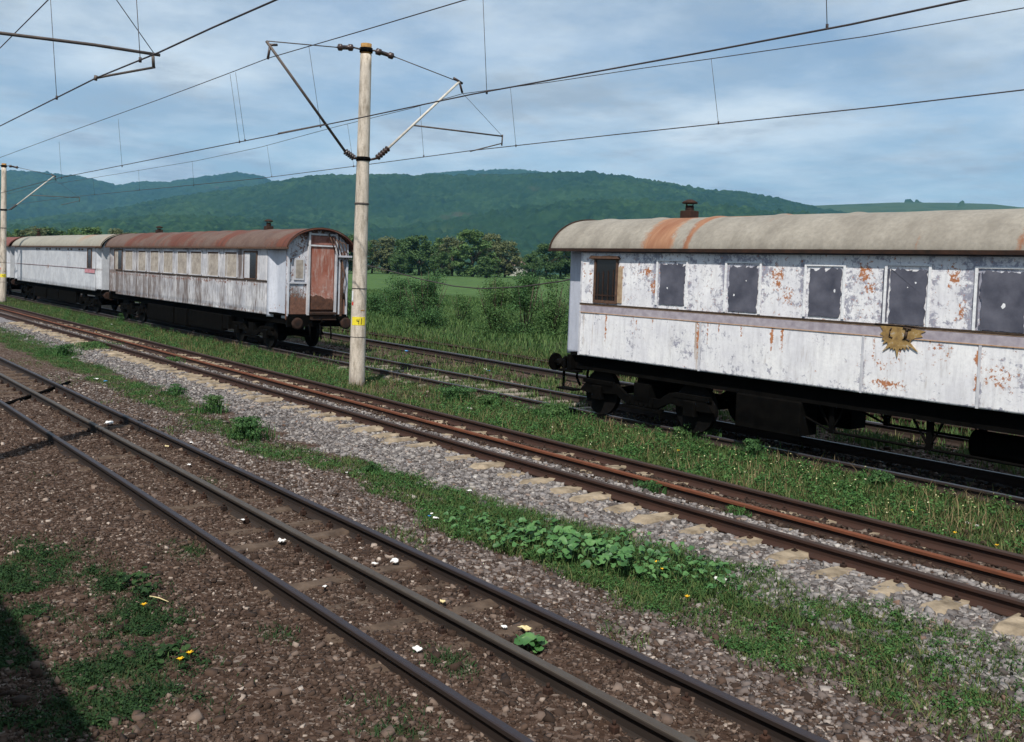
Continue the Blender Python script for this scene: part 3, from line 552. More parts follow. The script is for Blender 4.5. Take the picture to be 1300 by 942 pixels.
# ---------------------------------------------------------------- catenary masts
def insul(mb,p0,p1,n,r0=.03,r1=.085):
    p0,p1=np.array(p0,float),np.array(p1,float); pts=[];rad=[]
    for i in range(n):
        for f,r in ((0,r0),(.25,r0),(.3,r1),(.62,r1*.9),(.7,r0)): pts.append(p0+(p1-p0)*((i+f)/n)); rad.append(r)
    pts.append(p1); rad.append(r0); mb.tube(pts,rad,10)
def mast(x,y,label,plate=True,zb=0.,left=True):
    dx=x-(-21.05)
    t=thing('catenary_mast',(x,y,zb),label,'mast','concrete catenary masts')
    n=28; mb=MB(); pts=[(x+.0*i,y,zb-.2+(8.3+.2-zb)*i/n) for i in range(n+1)]; mb.tube(pts,[.205-.065*i/n for i in range(n+1)],20); mb.build('pole',m_mast,t)
    mb=MB(); mb.tube([(x,y,8.3),(x,y,8.56)],[.137,.137],16); mb.build('pole_cap',m_cap,t)
    def ring(z,r,h=.04,m=m_dsteel): MB().tube([(x,y,z-h/2),(x,y,z+h/2)],r,16).build('band',m,t)
    ring(8.40,.165,.11,m_black); ring(5.70,.178,.1,m_black); ring(4.58,.182,.045); ring(2.45,.2,.012); ring(1.22,.203,.012)
    X=x
    def Q(px,py_): 
        p=onx(px,py_,-21.05); return np.array([X,p[1],p[2]])
    def arm(side,pts):
        a=bpy.data.objects.new('cantilever',None); COL.objects.link(a); a.parent=t; a.location=(0,0,5.7-zb)
        a_=a
        return a_
    # two cantilevers: each a part of the mast, built of tube, tie rod, insulators
    def canti(tip,foot,ins0,tie0,tie1,tie2,tubemat,n1):
        mb=MB(); mb.tube([tip,foot],.034,10); ar=mb.build('cantilever_tube',tubemat,t)
        mb=MB(); insul(mb,foot,ins0,n1); mb.tube([ins0,(X,y+(.18 if ins0[1]>y else -.18),5.70)],.03,8); mb.build('insulator',m_rib,ar)
        mb=MB(); mb.tube([tip,tie2],.013,6); mb.tube([tie1,(X,y+(.14 if tie1[1]>y else -.14),8.40)],.022,6); td=mb.build('tie_rod',m_dsteel,t)
        mb=MB(); a_=np.array(tie1,float); b2=np.array(tie2,float); mb.tube([a_,a_+(b2-a_)*.12,a_+(b2-a_)*.14,a_+(b2-a_)*.3,a_+(b2-a_)*.32,a_+(b2-a_)*.7,a_+(b2-a_)*.72,a_+(b2-a_)*.86,a_+(b2-a_)*.88,b2],[.02,.03,.085,.085,.055,.055,.085,.085,.03,.015],10); mb.build('insulator',m_rib,td)
        return ar
    rt=canti(Q(583,104),Q(493,188),Q(478,201),Q(476,64.5),Q(474.5,64),Q(502,72.5),m_steel,5)
    rt.name='cantilever_tube'
    mb=MB(); w3=Q(587,118); mb.tube([Q(583,103),w3],.03,6); mb.tube([Q(576,99),Q(587,106)],.035,6); mb.build('wire_clamp',m_rib,rt)
    mb=MB(); mb.tube([Q(524,159),Q(638,173)],.022,8); mb.tube([Q(638,171),Q(637,185)],.02,6); st=mb.build('registration_arm',m_dsteel,t)
    mb=MB(); mb.tube([Q(637,182),np.array([X,15.2,6.25])],.016,6); mb.build('steady_arm',m_dsteel,st)
    mb=MB(); mb.tube([w3,Q(637,172)],.006,5); mb.build('stay_wire',m_wire,st)
    lt=canti(Q(338,52),Q(438,192),Q(450,201),Q(455,60),Q(450,60.5),Q(427,60),m_dsteel,5)
    mb=MB(); mb.tube([Q(343,57),Q(340,75)],.03,6); mb.tube([Q(343,57),Q(352,57)],.03,6); mb.build('wire_clamp',m_rib,lt)
    mb=MB(); mb.tube([Q(412,158),Q(353,169.5)],.018,6); mb.build('steady_arm',m_dsteel,lt)
    if plate:
        # yellow painted number band on the side facing the camera, wrapped round the pole
        ca=math.atan2(0-y,0-x); 
        def wrap(a0,a1,z0,z1,r,mat,name,par):
            k=10; vs=[];fs=[]
            for rr in (r,r+.004):
                for z in (z0,z1):
                    for i in range(k+1): a=a0+(a1-a0)*i/k; vs.append((x+rr*math.cos(a),y+rr*math.sin(a),z))
            K=k+1
            for i in range(k): fs+= [(2*K+i,2*K+i+1,3*K+i+1,3*K+i),(i,K+i,K+i+1,i+1),(i,i+1,2*K+i+1,2*K+i),(K+i,3*K+i,3*K+i+1,K+i+1)]
            fs+=[(0,2*K,3*K,K),(k,K+k,3*K+k,2*K+k)]
            return MB().add(vs,fs).build(name,mat,par)
        R=.192
        pl=wrap(ca-.95,ca+1.0,1.52,1.73,R,m_yel,'number_plate',t)
        # digits 4 and 1: strokes given as (u along pole surface in metres to the right, z)
        def stroke(u0,z0,u1,z1,w=.013):
            # to the right in the picture = decreasing... right vector has +x,+y parts
            rv=np.array([RR[0],RR[1]]); rv/=np.linalg.norm(rv); 
            sgn=1 if (-math.sin(ca)*rv[0]+math.cos(ca)*rv[1])>0 else -1
            r=R+.007
            def pp(u,z): a=ca+sgn*u/r; return np.array([x+r*math.cos(a),y+r*math.sin(a),z])
            n_=6; return [pp(u0+(u1-u0)*i/n_,z0+(z1-z0)*i/n_) for i in range(n_+1)],w
        for nm,st_ in (('digit',[((-.035,1.675),(-.045,1.63)),((-.045,1.63),(.01,1.622)),((.012,1.68),(.006,1.555))]),('digit',[((.075,1.70),(.068,1.55))])):
            mb=MB()
            for (u0,z0),(u1,z1) in st_:
                pt,w=stroke(u0,z0,u1,z1); mb.tube(pt,.0085,5)
            mb.build(nm,m_blk,pl)
        rv=1 if (-math.sin(ca)*RR[0]+math.cos(ca)*RR[1])>0 else -1
        a=ca-rv*1.05; wrap(a-.18,a+.18,2.13,2.38,R-.003,m_wht,'marker_stripe',t); wrap(a-.12,a+.22,2.02,2.10,R-.003,m_red,'marker_dot',t)
        a=ca+rv*.55; wrap(a-.3,a+.3,1.88,1.91,R-.005,m_cap,'rust_smear',t)
    return t
mast(-21.05,11.89,'tall concrete mast with a yellow 41 plate standing between the two left and right coaches')
mast(-65.6,11.89,'distant concrete mast at the left edge in front of the far coaches',plate=True,zb=0.)
# mast of the nearest track, off the left edge; only its registration arm reaches into view
t=thing('catenary_mast',(-13.42,.35,0),'steel arm reaching in from the top left corner to hold the nearest contact wire','mast','arm at the top left')
MB().tube([(-13.42,.35,-.2),(-13.42,.35,8.4)],[.2,.14],16).build('pole',m_mast,t)
XX=-13.42
e=onx(203,70,XX); mb=MB(); mb.tube([(XX,.49,5.60),onx(0,42,XX),onx(120,57,XX),e],.022,8); ra=mb.build('registration_arm',m_dsteel,t)
d=onx(195,85,XX); mb=MB(); mb.tube([onx(194,67,XX),d],.022,8); mb.tube([d+np.array([0,.02,0]),onx(140,95.5,XX),onx(122,99,XX)],.016,8); mb.tube([onx(122,96,XX),onx(121,102,XX)],.025,6); mb.build('steady_arm',m_dsteel,ra)
mb=MB(); mb.tube([onx(195,67,XX),onx(148,0,XX),(XX,3.2,7.35)],.006,5); mb.build('stay_wire',m_wire,ra)
mb=MB(); mb.tube([(XX,.5,6.0),(XX,3.3,7.55)],.03,8); mb.tube([(XX,.5,8.2),(XX,3.3,7.55)],.014,6); mb.build('cantilever_tube',m_steel,t)
# wires
def wire(label,pts,r=.011,name='overhead_wire'):
    P=[np.array(p,float) for p in pts]; t=thing(name,P[0],label,'wire','overhead wires')
    MB().tube(P,r,6).build('wire_strand',m_wire,t); return t
def cat(y,pp,l=None): return [ony(px,py_,y) for px,py_ in pp]
def dropper(t,a,b,r=.005):
    mb=MB(); mb.tube([a,b],r,5); mb.tube([np.array(b)+[0,0,.03],np.array(b)-[0,0,.03]],.018,6); mb.build('dropper',m_wire,t)
y1=4.3
def ext(P,x,zadj=0): p=np.array(P); return np.array([x,p[1],p[2]+zadj])
c1=[np.array([-66,3.6,5.95])]+cat(3.52+.0,[(0,160)])+[onx(122,100,XX)]+cat(4.0,[(260,38),(330,7.4)])+[np.array([-2,4.6,5.9]),np.array([6,4.7,5.9])]
c1=[np.array([-66,4.2,5.75]),ony(0,160,4.35),onx(122,100,XX)+[0,.0,0],ony(210,62,3.75),ony(330,7.4,4.15),np.array([-3,4.5,5.85]),np.array([6,4.6,5.85])]
c1=[np.array([-66,4.0,5.7]),ony(0,160,3.9),ony(60,130,3.7),ony(122,99,3.52),ony(203,66,3.6),ony(270,35,3.7),ony(350,0,3.8),np.array([-3,4.0,5.5]),np.array([6,4.2,5.5])]
w1=wire('thick contact wire crossing the top left corner',c1,.011)
m1=[np.array([-66,3.5,7.2]),ony(0,61,3.5),ony(61,0,3.5),np.array([-13.42,3.35,7.5]),np.array([6,3.6,7.0])]
wm1=wire('high wire cutting the extreme top left corner',m1,.009)
for a,b,y in [((64,-2),(72,124),3.65),((173,-4),(178,76),3.58)]: dropper(w1,ony(a[0],a[1],y),ony(b[0],b[1],y))
yl=9.63
c2=[np.array([-110,9.9,5.9]),np.array([-65.6,9.8,6.02]),ony(74,226,9.7),ony(200,201,9.66),ony(355,170,yl),ony(455,150,9.62),ony(600,119.5,9.6),ony(740,94,9.6),ony(900,65,9.6),ony(1080,31,9.6),ony(1225,0,9.6),np.array([6,9.6,5.9])]
w2=wire('thick contact wire over the second track, passing behind the tall mast',c2,.0125)
m2=[np.array([-110,9.3,7.2]),np.array([-65.6,9.3,7.75]),ony(0,200,9.3),ony(100,163,9.3),ony(200,127,9.3),ony(280,97,9.3),ony(340,74,9.3),ony(460,39,9.3),ony(590,0,9.3),np.array([-8,9.3,7.1]),np.array([6,9.3,6.9])]
wm2=wire('sagging upper wire over the second track hung from the left arm of the tall mast',m2,.011)
for (ax,ay),(bx,by) in [((75,180),(78,226)),((150,151),(155,211)),((292,94),(304,180)),((299,92),(311,178)),((392,58),(407,160)),((613,-6),(618,117)),((1049,-8),(1050,34))]:
    dropper(w2,ony(ax,ay,9.35),ony(bx,by,9.62))
y3=15.2
c3=[np.array([-110,15.2,6.0]),ony(0,262,y3),ony(100,249,y3),ony(330,226.5,y3),ony(458,210,y3),ony(600,191,y3),ony(780,171,y3),ony(950,153,y3),ony(1130,134,y3),ony(1300,114,y3),np.array([6,y3,5.9])]
w3_=wire('lowest contact wire over the siding, just above the hills and the right coach roof',c3,.011)
y4=14.87
m3=[np.array([-110,y4,7.2]),np.array([-65.6,y4,7.7]),ony(74,233,y4),ony(160,219,y4),ony(250,204,y4),ony(330,187,y4),ony(430,160,y4),ony(520,138,y4),ony(587,119,y4),ony(700,104,y4),ony(820,86,y4),ony(900,75,y4),ony(1100,46,y4),ony(1300,10,y4),np.array([6,y4,7.6])]
wm3=wire('thin upper wire over the siding, from the right arm of the tall mast',m3,.009)
for (ax,ay),(bx,by) in [((118,227),(120,247)),((176,215),(177,241)),((244,205),(246,235)),((339,185),(345,224)),((441,157),(449,211)),((533,134),(538,198)),((648,112),(655,185)),((903,75),(912,156))]:
    dropper(w3_,ony(ax,ay,y4),ony(bx,by,y3))
# ---------------------------------------------------------------- coaches
YC=14.2; HWD=1.1; Z0=1.36; ZE=3.52; ZR=4.18
def arc(u,ez=ZE,rz=ZR): return ez+(rz-ez)*(1-np.abs(u)**2.1)**.62
def gridmesh(name,xs,zs,yfun,mat,parent,wear,smoothf=True,front=True):
    X,Z=np.meshgrid(xs,zs); x,z=X.ravel(),Z.ravel(); y=yfun(x,z); n1,n2=len(xs),len(zs)
    i=(np.arange(n2-1)[:,None]*n1+np.arange(n1-1)[None]).ravel(); Fc=np.stack([i,i+1,i+n1+1,i+n1],1)
    V=np.c_[x,y,z]; K=len(V)
    # back sheet and rims -> thickness
    Vb=V+np.array([0,.05,0]); Fb=Fc[:,::-1]+K
    rim=[]
    top=(n2-1)*n1
    for a in range(n1-1): rim+= [(a,a+K,a+1+K,a+1),(top+a,top+a+1,top+a+1+K,top+a+K)]
    for b in range(n2-1): rim+= [(b*n1,b*n1+n1,b*n1+n1+K,b*n1+K),(b*n1+n1-1,b*n1+n1-1+K,(b+1)*n1+n1-1+K,(b+1)*n1+n1-1)]
    W=wear(x,z)
    return fast(name,np.r_[V,Vb],np.r_[Fc,Fb,np.array(rim)],mat,parent,False,{'wear':np.r_[W,W]})
def blob(x,z,lst,base=0.):
    o=np.full(x.shape,base)
    for (cx,cz,rx,rz,a) in lst: o=np.maximum(o,a*np.exp(-((x-cx)/rx)**2-((z-cz)/rz)**2))
    return o
def px(x,y,Y=13.1): p=ony(x,y,Y); return p[0],p[2]
def roof(t,x0,x1,mat,wear,rim=m_grime,hw=1.2):
    ns=int((x1-x0)/.12); xs=np.linspace(x0,x1,ns+1); us=np.sin(np.linspace(-math.pi/2,math.pi/2,37)); us[0]=-1;us[-1]=1
    X,U=np.meshgrid(xs,us,indexing='ij'); x,u=X.ravel(),U.ravel(); seam=(np.abs(((x-x0)%1.45)-.72)<.045)*.020
    z=arc(u)+seam+ (fbm(x,u*2,1.2,2,6)-.5)*.02
    V=np.c_[x,YC+u*hw,z]; n2=len(us); i=(np.arange(ns)[:,None]*n2+np.arange(n2-1)[None]).ravel(); Fc=np.stack([i,i+n2,i+n2+1,i+1],1)
    Vb=V-np.array([0,0,.045]); K=len(V); rimf=[]
    for a in range(ns): rimf+=[(a*n2,a*n2+K,(a+1)*n2+K,(a+1)*n2),(a*n2+n2-1,(a+1)*n2+n2-1,(a+1)*n2+n2-1+K,a*n2+n2-1+K)]
    for b in range(n2-1): rimf+=[(b,b+1,b+1+K,b+K),(ns*n2+b,ns*n2+b+K,ns*n2+b+1+K,ns*n2+b+1)]
    W=wear(x,u)
    r=fast('roof',np.r_[V,Vb],np.r_[Fc,Fc[:,::-1]+K,np.array(rimf)],mat,t,False,{'wear':np.r_[W,W]})
    # gutter strips, end beads
    mb=MB()
    for s in (-1,1): mb.box(x0,x1,YC+s*hw-.03,YC+s*hw+.03,ZE-.05,ZE+.012)
    mb.build('gutter',rim,r)
    for xx in (x0+.02,x1-.02): mb=MB(); mb.tube([(xx,YC+uu*(hw+.006),float(arc(uu))+.008) for uu in us],.022,6); mb.build('end_bead',m_grime,r)
    return r
def chimney(r,x,h=.42,y=YC):
    z=ZR
    mb=MB(); mb.box(x-.13,x+.13,y-.13,y+.13,z-.04,z+.14,.01); mb.tube([(x,y,z+.1),(x,y,z+h)],[.085,.08],10); mb.tube([(x,y,z+h*.45),(x,y,z+h*.5)],.12,10)
    mb.tube([(x,y,z+h+.04),(x,y,z+h+.07),(x,y,z+h+.12)],[.15,.15,.05],10)
    for k in range(4): a=k*1.57; mb.tube([(x+.07*math.cos(a),y+.07*math.sin(a),z+h-.02),(x+.1*math.cos(a),y+.1*math.sin(a),z+h+.05)],.01,4)
    mb.build('chimney',m_grime,r)
def bogie(t,xc):
    b=bpy.data.objects.new('bogie',None); COL.objects.link(b); b.parent=t; b.location=(xc-t.location.x,0,.3)
    mb=MB()
    for s in (-1,1):
        y=YC+s*.90
        mb.prism([(xc-1.75,.62),(xc-1.55,.82),(xc-.7,.86),(xc-.45,.70),(xc+.45,.70),(xc+.7,.86),(xc+1.55,.82),(xc+1.75,.62),(xc+1.5,.60),(xc+.7,.66),(xc+.4,.52),(xc-.4,.52),(xc-.7,.66),(xc-1.5,.60)],'y',y-.04,y+.04)
        for w in (-1.22,1.22):
            mb.box(xc+w-.14,xc+w+.14,y-.1,y+.06,.5,.78,.02); mb.box(xc+w-.42,xc+w+.42,y-.05,y+.05,.80,.88)
        for k in range(6): mb.tube([(xc-.3+.12*k,y,.53),(xc-.3+.12*k,y,.68)],.045,8)
        mb.box(xc-.5,xc+.5,y-.06,y+.06,.44,.50)
    mb.box(xc-.2,xc+.2,YC-.95,YC+.95,.62,.95); mb.build('bogie_frame',m_black,b)
    for w in (-1.22,1.22):
        for s in (-1,1):
            y=YC+s*.755; X=xc+w; m2=MB(); m2.tube([(X,y-.07,.64),(X,y-.065,.64),(X,y+.05,.64),(X,y+.055,.64)],[.1,.46,.46,.1],28,False); m2.tube([(X,y+s*.06,.64),(X,y+s*.20,.64)],.11,12); m2.build('wheel',m_wheel,b)
        MB().tube([(xc+w,YC-.75,.64),(xc+w,YC+.75,.64)],.08,10).build('axle',m_black,b)
    return b
def underframe(t,x0,x1,trusses=True):
    mb=MB()
    for s in (-1,1): mb.box(x0,x1,YC+s*.9-.06,YC+s*.9+.06,1.06,1.34)
    for x in np.arange(x0+.3,x1,1.4): mb.box(x-.05,x+.05,YC-.95,YC+.95,1.1,1.3)
    mb.box(x0-.06,x0+.06,YC-1.08,YC+1.08,1.0,1.34); mb.box(x1-.06,x1+.06,YC-1.08,YC+1.08,1.0,1.34); mb.build('underframe',m_black,t)
    MB().box(x0,x1,YC-1.05,YC+1.05,1.34,1.40).build('floor',m_black,t)
def buffers(t,x,s,bm=None):
    for yo in (-.86,.86):
        mb=MB(); y=YC+yo; mb.tube([(x,y,1.12),(x+s*.25,y,1.12)],.09,12); mb.tube([(x+s*.24,y,1.12),(x+s*.32,y,1.12)],.05,10); mb.tube([(x+s*.32,y,1.12),(x+s*.35,y,1.12),(x+s*.365,y,1.12)],[.19,.19,.13],18); mb.tube([(x,y,1.12),(x+s*.05,y,1.12)],.16,4,False); mb.build('buffer',bm or m_grime,t)
    mb=MB(); mb.tube([(x,YC,1.1),(x+s*.25,YC,1.1),(x+s*.34,YC,1.18),(x+s*.28,YC,1.24)],.035,8); mb.tube([(x+s*.2,YC,1.08),(x+s*.24,YC,.8),(x+s*.2,YC+.05,.6)],.03,6); mb.build('coupling',m_black,t)
    for yo in (-.35,.4):
        mb=MB(); mb.tube([(x,YC+yo,1.1),(x+s*.16,YC+yo,1.0),(x+s*.2,YC+yo,.78),(x+s*.12,YC+yo+.04,.6)],.028,7); mb.build('brake_hose',m_black,t)
def vest(t,xa,xb,inset,mat,wear,z0=Z0-.02,name='vestibule_side',taper=None):
    """recessed side of the entrance at one end, near (-y) and far side"""
    xs=np.linspace(xa,xb,14); zs=np.linspace(z0,ZE-.02,24)
    ins=(lambda x:np.full(x.shape,inset)) if taper is None else (lambda x:np.interp(x,*taper))
    o=gridmesh(name,xs,zs,lambda x,z:YC-HWD+ins(x)+(fbm(x,z,.5,2,8)-.5)*.008,mat,t,wear)
    gridmesh('vestibule_side_far',xs,zs,lambda x,z:YC+HWD-ins(x)-.05,mat,t,wear); return o
def jag(x0,x1,z0,z1,amp,n=46,seed=0,top=None):
    """ragged rectangle outline"""
    r=np.random.default_rng(seed); pts=[]
    per=[(x0,z0,x1,z0),(x1,z0,x1,z1),(x1,z1,x0,z1),(x0,z1,x0,z0)]
    for k,(a,b,c,d) in enumerate(per):
        m_=n//4
        for i in range(m_):
            f=i/m_; A=amp*(top if (top and k==2) else (.25 if k==0 else 1)); pts.append((a+(c-a)*f+r.normal(0,A) ,b+(d-b)*f+r.normal(0,A)))
    return pts
# ---- right coach ----
m_wr=wallmat('white_flaking_paint',(.82,.81,.81),(.70,.69,.72),(.26,.26,.31),(.30,.10,.045),(.42,.18,.08),(.42,.34,.28),7.)
m_wsmooth=simple('lilac_grey_paint',(.42,.44,.50),(.52,.53,.58),3,.7,.3,.05)
m_win=simple('slate_painted_pane',(.048,.050,.070),(.125,.125,.155),3.2,.5,.4,.4)
m_winG=N('black_glass',.15,.5).color((.008,.009,.010)).m
m_frm=simple('rotten_window_frame',(.05,.03,.025),(.14,.075,.045),14,.9)
m_cur=simple('stained_tan_strip',(.26,.17,.10),(.45,.34,.23),9,.9)
m_rim=simple('white_moulding',(.6,.6,.62),(.82,.82,.82),22,.7,.3,.3)
m_belt=simple('mauve_band',(.27,.235,.27),(.43,.39,.42),9,.8)
m_oran=simple('orange_edge_line',(.38,.20,.10),(.58,.42,.30),12,.8)
mo=N('ochre_emblem_paint',.9,.15); n_=mo.noise(mo.pos(),11,6,.7); mo.color(mo.ramp(n_,[(.3,(.15,.095,.05)),(.5,(.29,.185,.07)),(.6,(.36,.24,.10)),(.66,(.42,.37,.30))])); m_ochre=mo.m
m_umb=simple('umber_emblem_lines',(.03,.018,.01),(.07,.045,.03),16,.8)
XB0,XB1=px(737,380)[0],4.6
T=thing('railway_coach',(-5,YC,0),'derelict white coach on the right with flaking paint, slate panels and an ochre sun emblem','railway coach','derelict railway coaches')
seams=[px(889,425)[0],px(1095,450)[0],px(1243,470)[0],-3.4,-.6,2.2]
def wearR(x,z):
    up=z>2.40
    rust=blob(x,z,[(*px(822,345),.14,.16,.95),(*px(830,362),.14,.22,.95),(*px(988,350),.16,.3,.95),(*px(1000,375),.16,.25,.82),(*px(1098,345),.16,.22,1.0),(*px(1105,365),.14,.2,.85),(*px(1212,350),.12,.2,.95),(*px(1222,392),.1,.16,.8),(*px(750,355),.08,.2,.75),
      (*px(1125,487),.38,.09,1.05),(*px(1270,480),.3,.25,.75),(*px(1120,462),.5,.16,.62),(*px(1190,445),.35,.22,.75),(-3.4,2.9,.3,.4,.9),(-.6,3.,.3,.4,.9),(2,2.0,.5,.4,.8)],.14)
    rust=np.where(up,np.maximum(rust*1.12,.34),rust)
    grey=np.where(up,.46,.37)+ (fbm(x,z,.6,3,60)-.5)*.5+blob(x,z,[(*px(1250,385),.4,.5,.15),(*px(960,345),.6,.1,.2)])
    grey=np.maximum(grey,blob(x,z,[(s,1.6,.06,.5,.75) for s in seams]))
    for a_,b_ in ((838,869),(926,962),(1028,1068),(1131,1176),(1247,1303)):
        for e_ in (px(a_,365)[0]-.1,px(b_,368)[0]+.1): grey=grey+.16*np.exp(-((x-e_)/.10)**2)*up
    grey=np.maximum(grey,.55*smooth(1.5,1.36,z))
    st=.1+ .25*fbm(x*1.,z*0,.25,3,61)*(z<2.25)
    st=np.maximum(st,blob(x,z,[(px(770,0)[0]-.02,2.0,.02,.7,.9),(px(758,0)[0],2.0,.03,.7,.7),(px(787,0)[0],1.9,.04,.6,.6),(px(889,425)[0]-.1,2.,.03,.45,1.2),(px(886,425)[0],1.7,.06,.8,.6)]))
    rust=np.maximum(rust,blob(x,z,[(px(886,425)[0],1.95,.035,.42,1.35),(px(980,425)[0],2.1,.04,.3,1.35),(px(993,425)[0],2.15,.035,.33,1.35),(px(1243,440)[0],2.08,.055,.2,1.45),(px(1243,440)[0],1.7,.05,.3,1.1),(px(768,425)[0],2.0,.025,.4,1.15),(px(807,425)[0],2.1,.02,.2,1.1),(px(742,350)[0],3.0,.04,.3,.9),(px(790,350)[0],3.1,.03,.3,1.05)]))
    rr_=np.random.default_rng(4)
    for k in range(26):
        xr_=rr_.uniform(XB0,XB1); l_=rr_.uniform(.12,.5); rust=np.maximum(rust,np.where(z<2.26,rr_.uniform(.95,1.2)*np.exp(-((x-xr_)/.022)**2)*smooth(2.26-2*l_,2.26-.2*l_,z),0))
    return np.stack([np.clip(rust,0,1.5),np.clip(grey,0,1),np.clip(st,0,1.2)],1)
xs=np.arange(XB0,XB1,.03); zs=np.linspace(Z0,ZE,70)
def yR(x,z):
    y=YC-HWD+(fbm(x,z,.7,3,62)-.5)*.014
    for s in seams: y=y+.008*np.exp(-((x-s)/.02)**2)*(z<2.4)
    return y
body=gridmesh('body_side',xs,zs,yR,m_wr,T,wearR)
gridmesh('body_side_far',np.arange(XB0,XB1,.2),np.linspace(Z0,ZE,12),lambda x,z:np.full(x.shape,YC+HWD-.05),m_wr,T,wearR)
# body end bulkheads & vestibules
def bulk(x0,x1,mat,par,name='end_bulkhead',w=HWD-.06):
    us=np.linspace(-1,1,25); pr=[(YC+u*w,float(arc(u))-.06) for u in us]+[(YC+w,Z0+.04),(YC-w,Z0+.04)]
    return MB().prism(pr,'x',x0,x1).build(name,mat,par)
bulk(XB0+.005,XB0+.06,m_wsmooth,T); bulk(XB1-.06,XB1-.005,m_wsmooth,T)
XV0=px(711,400)[0]; nowear=lambda x,z:np.stack([np.full(x.shape,.1),.25+fbm(x,z,.6,3,66)*.35,np.full(x.shape,.1)],1)
m_vest=wallmat('lilac_vestibule_paint',(.47,.49,.56),(.43,.45,.52),(.33,.34,.40),(.3,.12,.06),(.4,.2,.1),(.3,.27,.26),6.)
vest(T,XV0,XB0,.24,m_vest,nowear); vest(T,XB1,XB1+.75,.24,m_vest,nowear)
bulk(XV0,XV0+.05,m_wr,T,'end_wall',w=HWD-.26); bulk(XB1+.70,XB1+.75,m_wr,T,'end_wall',w=HWD-.26)
def wearRoofR(x,u):
    xr=x+.22*np.abs(u)**2
    c0=px(845,300)[0]
    xe,xr2=ony(832,312,13.0)[0],ony(880,278,14.2)[0]; cc=xr2+(xe-xr2)*np.abs(u)**1.6
    r=.14+.8*np.exp(-(np.maximum(0,np.abs(x-cc)-.1)/(.30))**2)*(u<.3)*(.65+.7*fbm(x,u,.25,3,72))+.5*np.exp(-((x-cc-.75)/.12)**2)*(u<.2)+.38*np.exp(-((((x+15.04)%1.45)-.78)/.07)**2)*fbm(x,u*2,.5,3,74)*1.6+.3*np.exp(-((u+.12)/.05)**2)+.1*smooth(-6.4,-5.6,x)
    r=r+blob(x,u,[(px(905,277)[0],-.15,.5,.16,.7),(px(940,300)[0],-.5,.06,.6,.7),(px(990,272)[0],0,.6,.12,.75),(px(1080,290)[0],-.4,.05,.6,.55)])
    r=r+.25*np.exp(-((u+.0)/.1)**2)*fbm(x,u,.8,3,70); r=r+.22*(fbm(x,u*.3,.35,3,71)-.4)
    return np.stack([np.clip(r,0,1.1),r*0,r*0],1)
m_rr=roofmat('galvanised_roof',(.20,.178,.148),(.30,.272,.228),(.20,.078,.04),(.32,.175,.10))
rf=roof(T,px(702,316)[0],XB1+1.0,m_rr,wearRoofR,m_grime); chimney(rf,px(875,276,14.2)[0],.24); chimney(rf,-.5,.3)
rf['label']='tan grey arched roof with an orange rust band'
# fascia board under the gutter
MB().box(XB0,XB1,YC-HWD-.02,YC-HWD+.0,ZE-.07,ZE-.0).build('fascia',simple('blue_grey_fascia',(.07,.075,.11),(.14,.14,.18),7),T)
# windows
def window(t,a,b,zb,zt,kind,seed,matp=None):
    f=MB()
    Y=YC-HWD
    if kind=='open':
        f.box(a,b,Y-.03,Y-.005,zb,zb+.06); f.box(a,b,Y-.045,Y-.005,zt-.05,zt); f.box(a,a+.05,Y-.03,Y-.005,zb+.06,zt-.05); f.box(b-.05,b,Y-.03,Y-.005,zb+.06,zt-.05)
        w=f.build('window_open',m_frm,t)
        g=MB(); g.box(a+.05,b-.05,Y-.012,Y-.006,zb+.06,zt-.05); g.build('pane',m_winG,w)  # black sheet on the uncut wall, painted shade of the interior
        g=MB()
        for k in range(4): xx=a+.12+(b-a-.24)*k/3; g.box(xx-.012,xx+.012,Y-.022,Y-.012,zb+.06,zt-.3+.02*k)
        g.box(a+.05,b-.05,Y-.024,Y-.012,zb+.14,zb+.17); g.build('bars',m_grime,w)
        g=MB(); g.prism([(a-.12,zt-.03),(b+.06,zt-.03),(b+.02,zt+.02),(b-.2,zt+.035),(a+.2,zt+.02),(a-.06,zt+.03)],'y',Y-.075,Y-.012); g.build('drip_cap',m_frm,w)
        g=MB(); g.prism([(b+.01,zb+.02),(b+.13,zb+.02),(b+.12,zt-.2),(b+.06,zt-.16),(b+.01,zt-.2)],'y',Y-.02,Y-.007); g.build('torn_strip',m_cur,w)
        return w
    for (x0,x1,z0,z1) in ((a-.10,a-.06,zb-.02,zt+.05),(b+.03,b+.07,zb-.02,zt+.05),(a-.10,b+.07,zt+.05,zt+.075)):
        f.box(x0,x1,Y-.022,Y-.004,z0,z1)
    w=f.build('window',m_rim,t)
    g=MB(); g.prism(jag(a,b,zb,zt,.010,64,seed,2.2),'y',Y-.017,Y-.005); g.build('painted_pane',matp or m_win,w)
    g=MB()
    r=np.random.default_rng(seed)
    for k in range(1+seed%2):
        cx,cz=r.uniform(a+.08,b-.08),r.uniform(zb+.15,zt-.08); rr=r.uniform(.008,.022)*(2.6 if k==0 and seed==6 else 1)
        g.prism([(cx+rr*math.cos(q*.9)*r.uniform(.5,1.2),cz+rr*math.sin(q*.9)*r.uniform(.6,1.4)) for q in range(7)],'y',Y-.021,Y-.016)
    g.build('paint_flakes',m_rim,w)
    return w
def wz(xc,t_): # window zone from pixel tops
    return None
window(T,px(755,350)[0],px(785,350)[0],2.45,3.36,'open',1)
for i,(a,b,tt,bb) in enumerate([(838,869,335,387),(926,962,338,396),(1028,1068,342,402),(1131,1176,342,412),(1247,1303,346,421)]):
    x0,x1=px(a,365)[0],px(b,368)[0]; zt=px((a+b)/2,tt)[1]; zb=px((a+b)/2,bb)[1]; w=window(T,x0,x1,zb,zt,'pane',i+2)
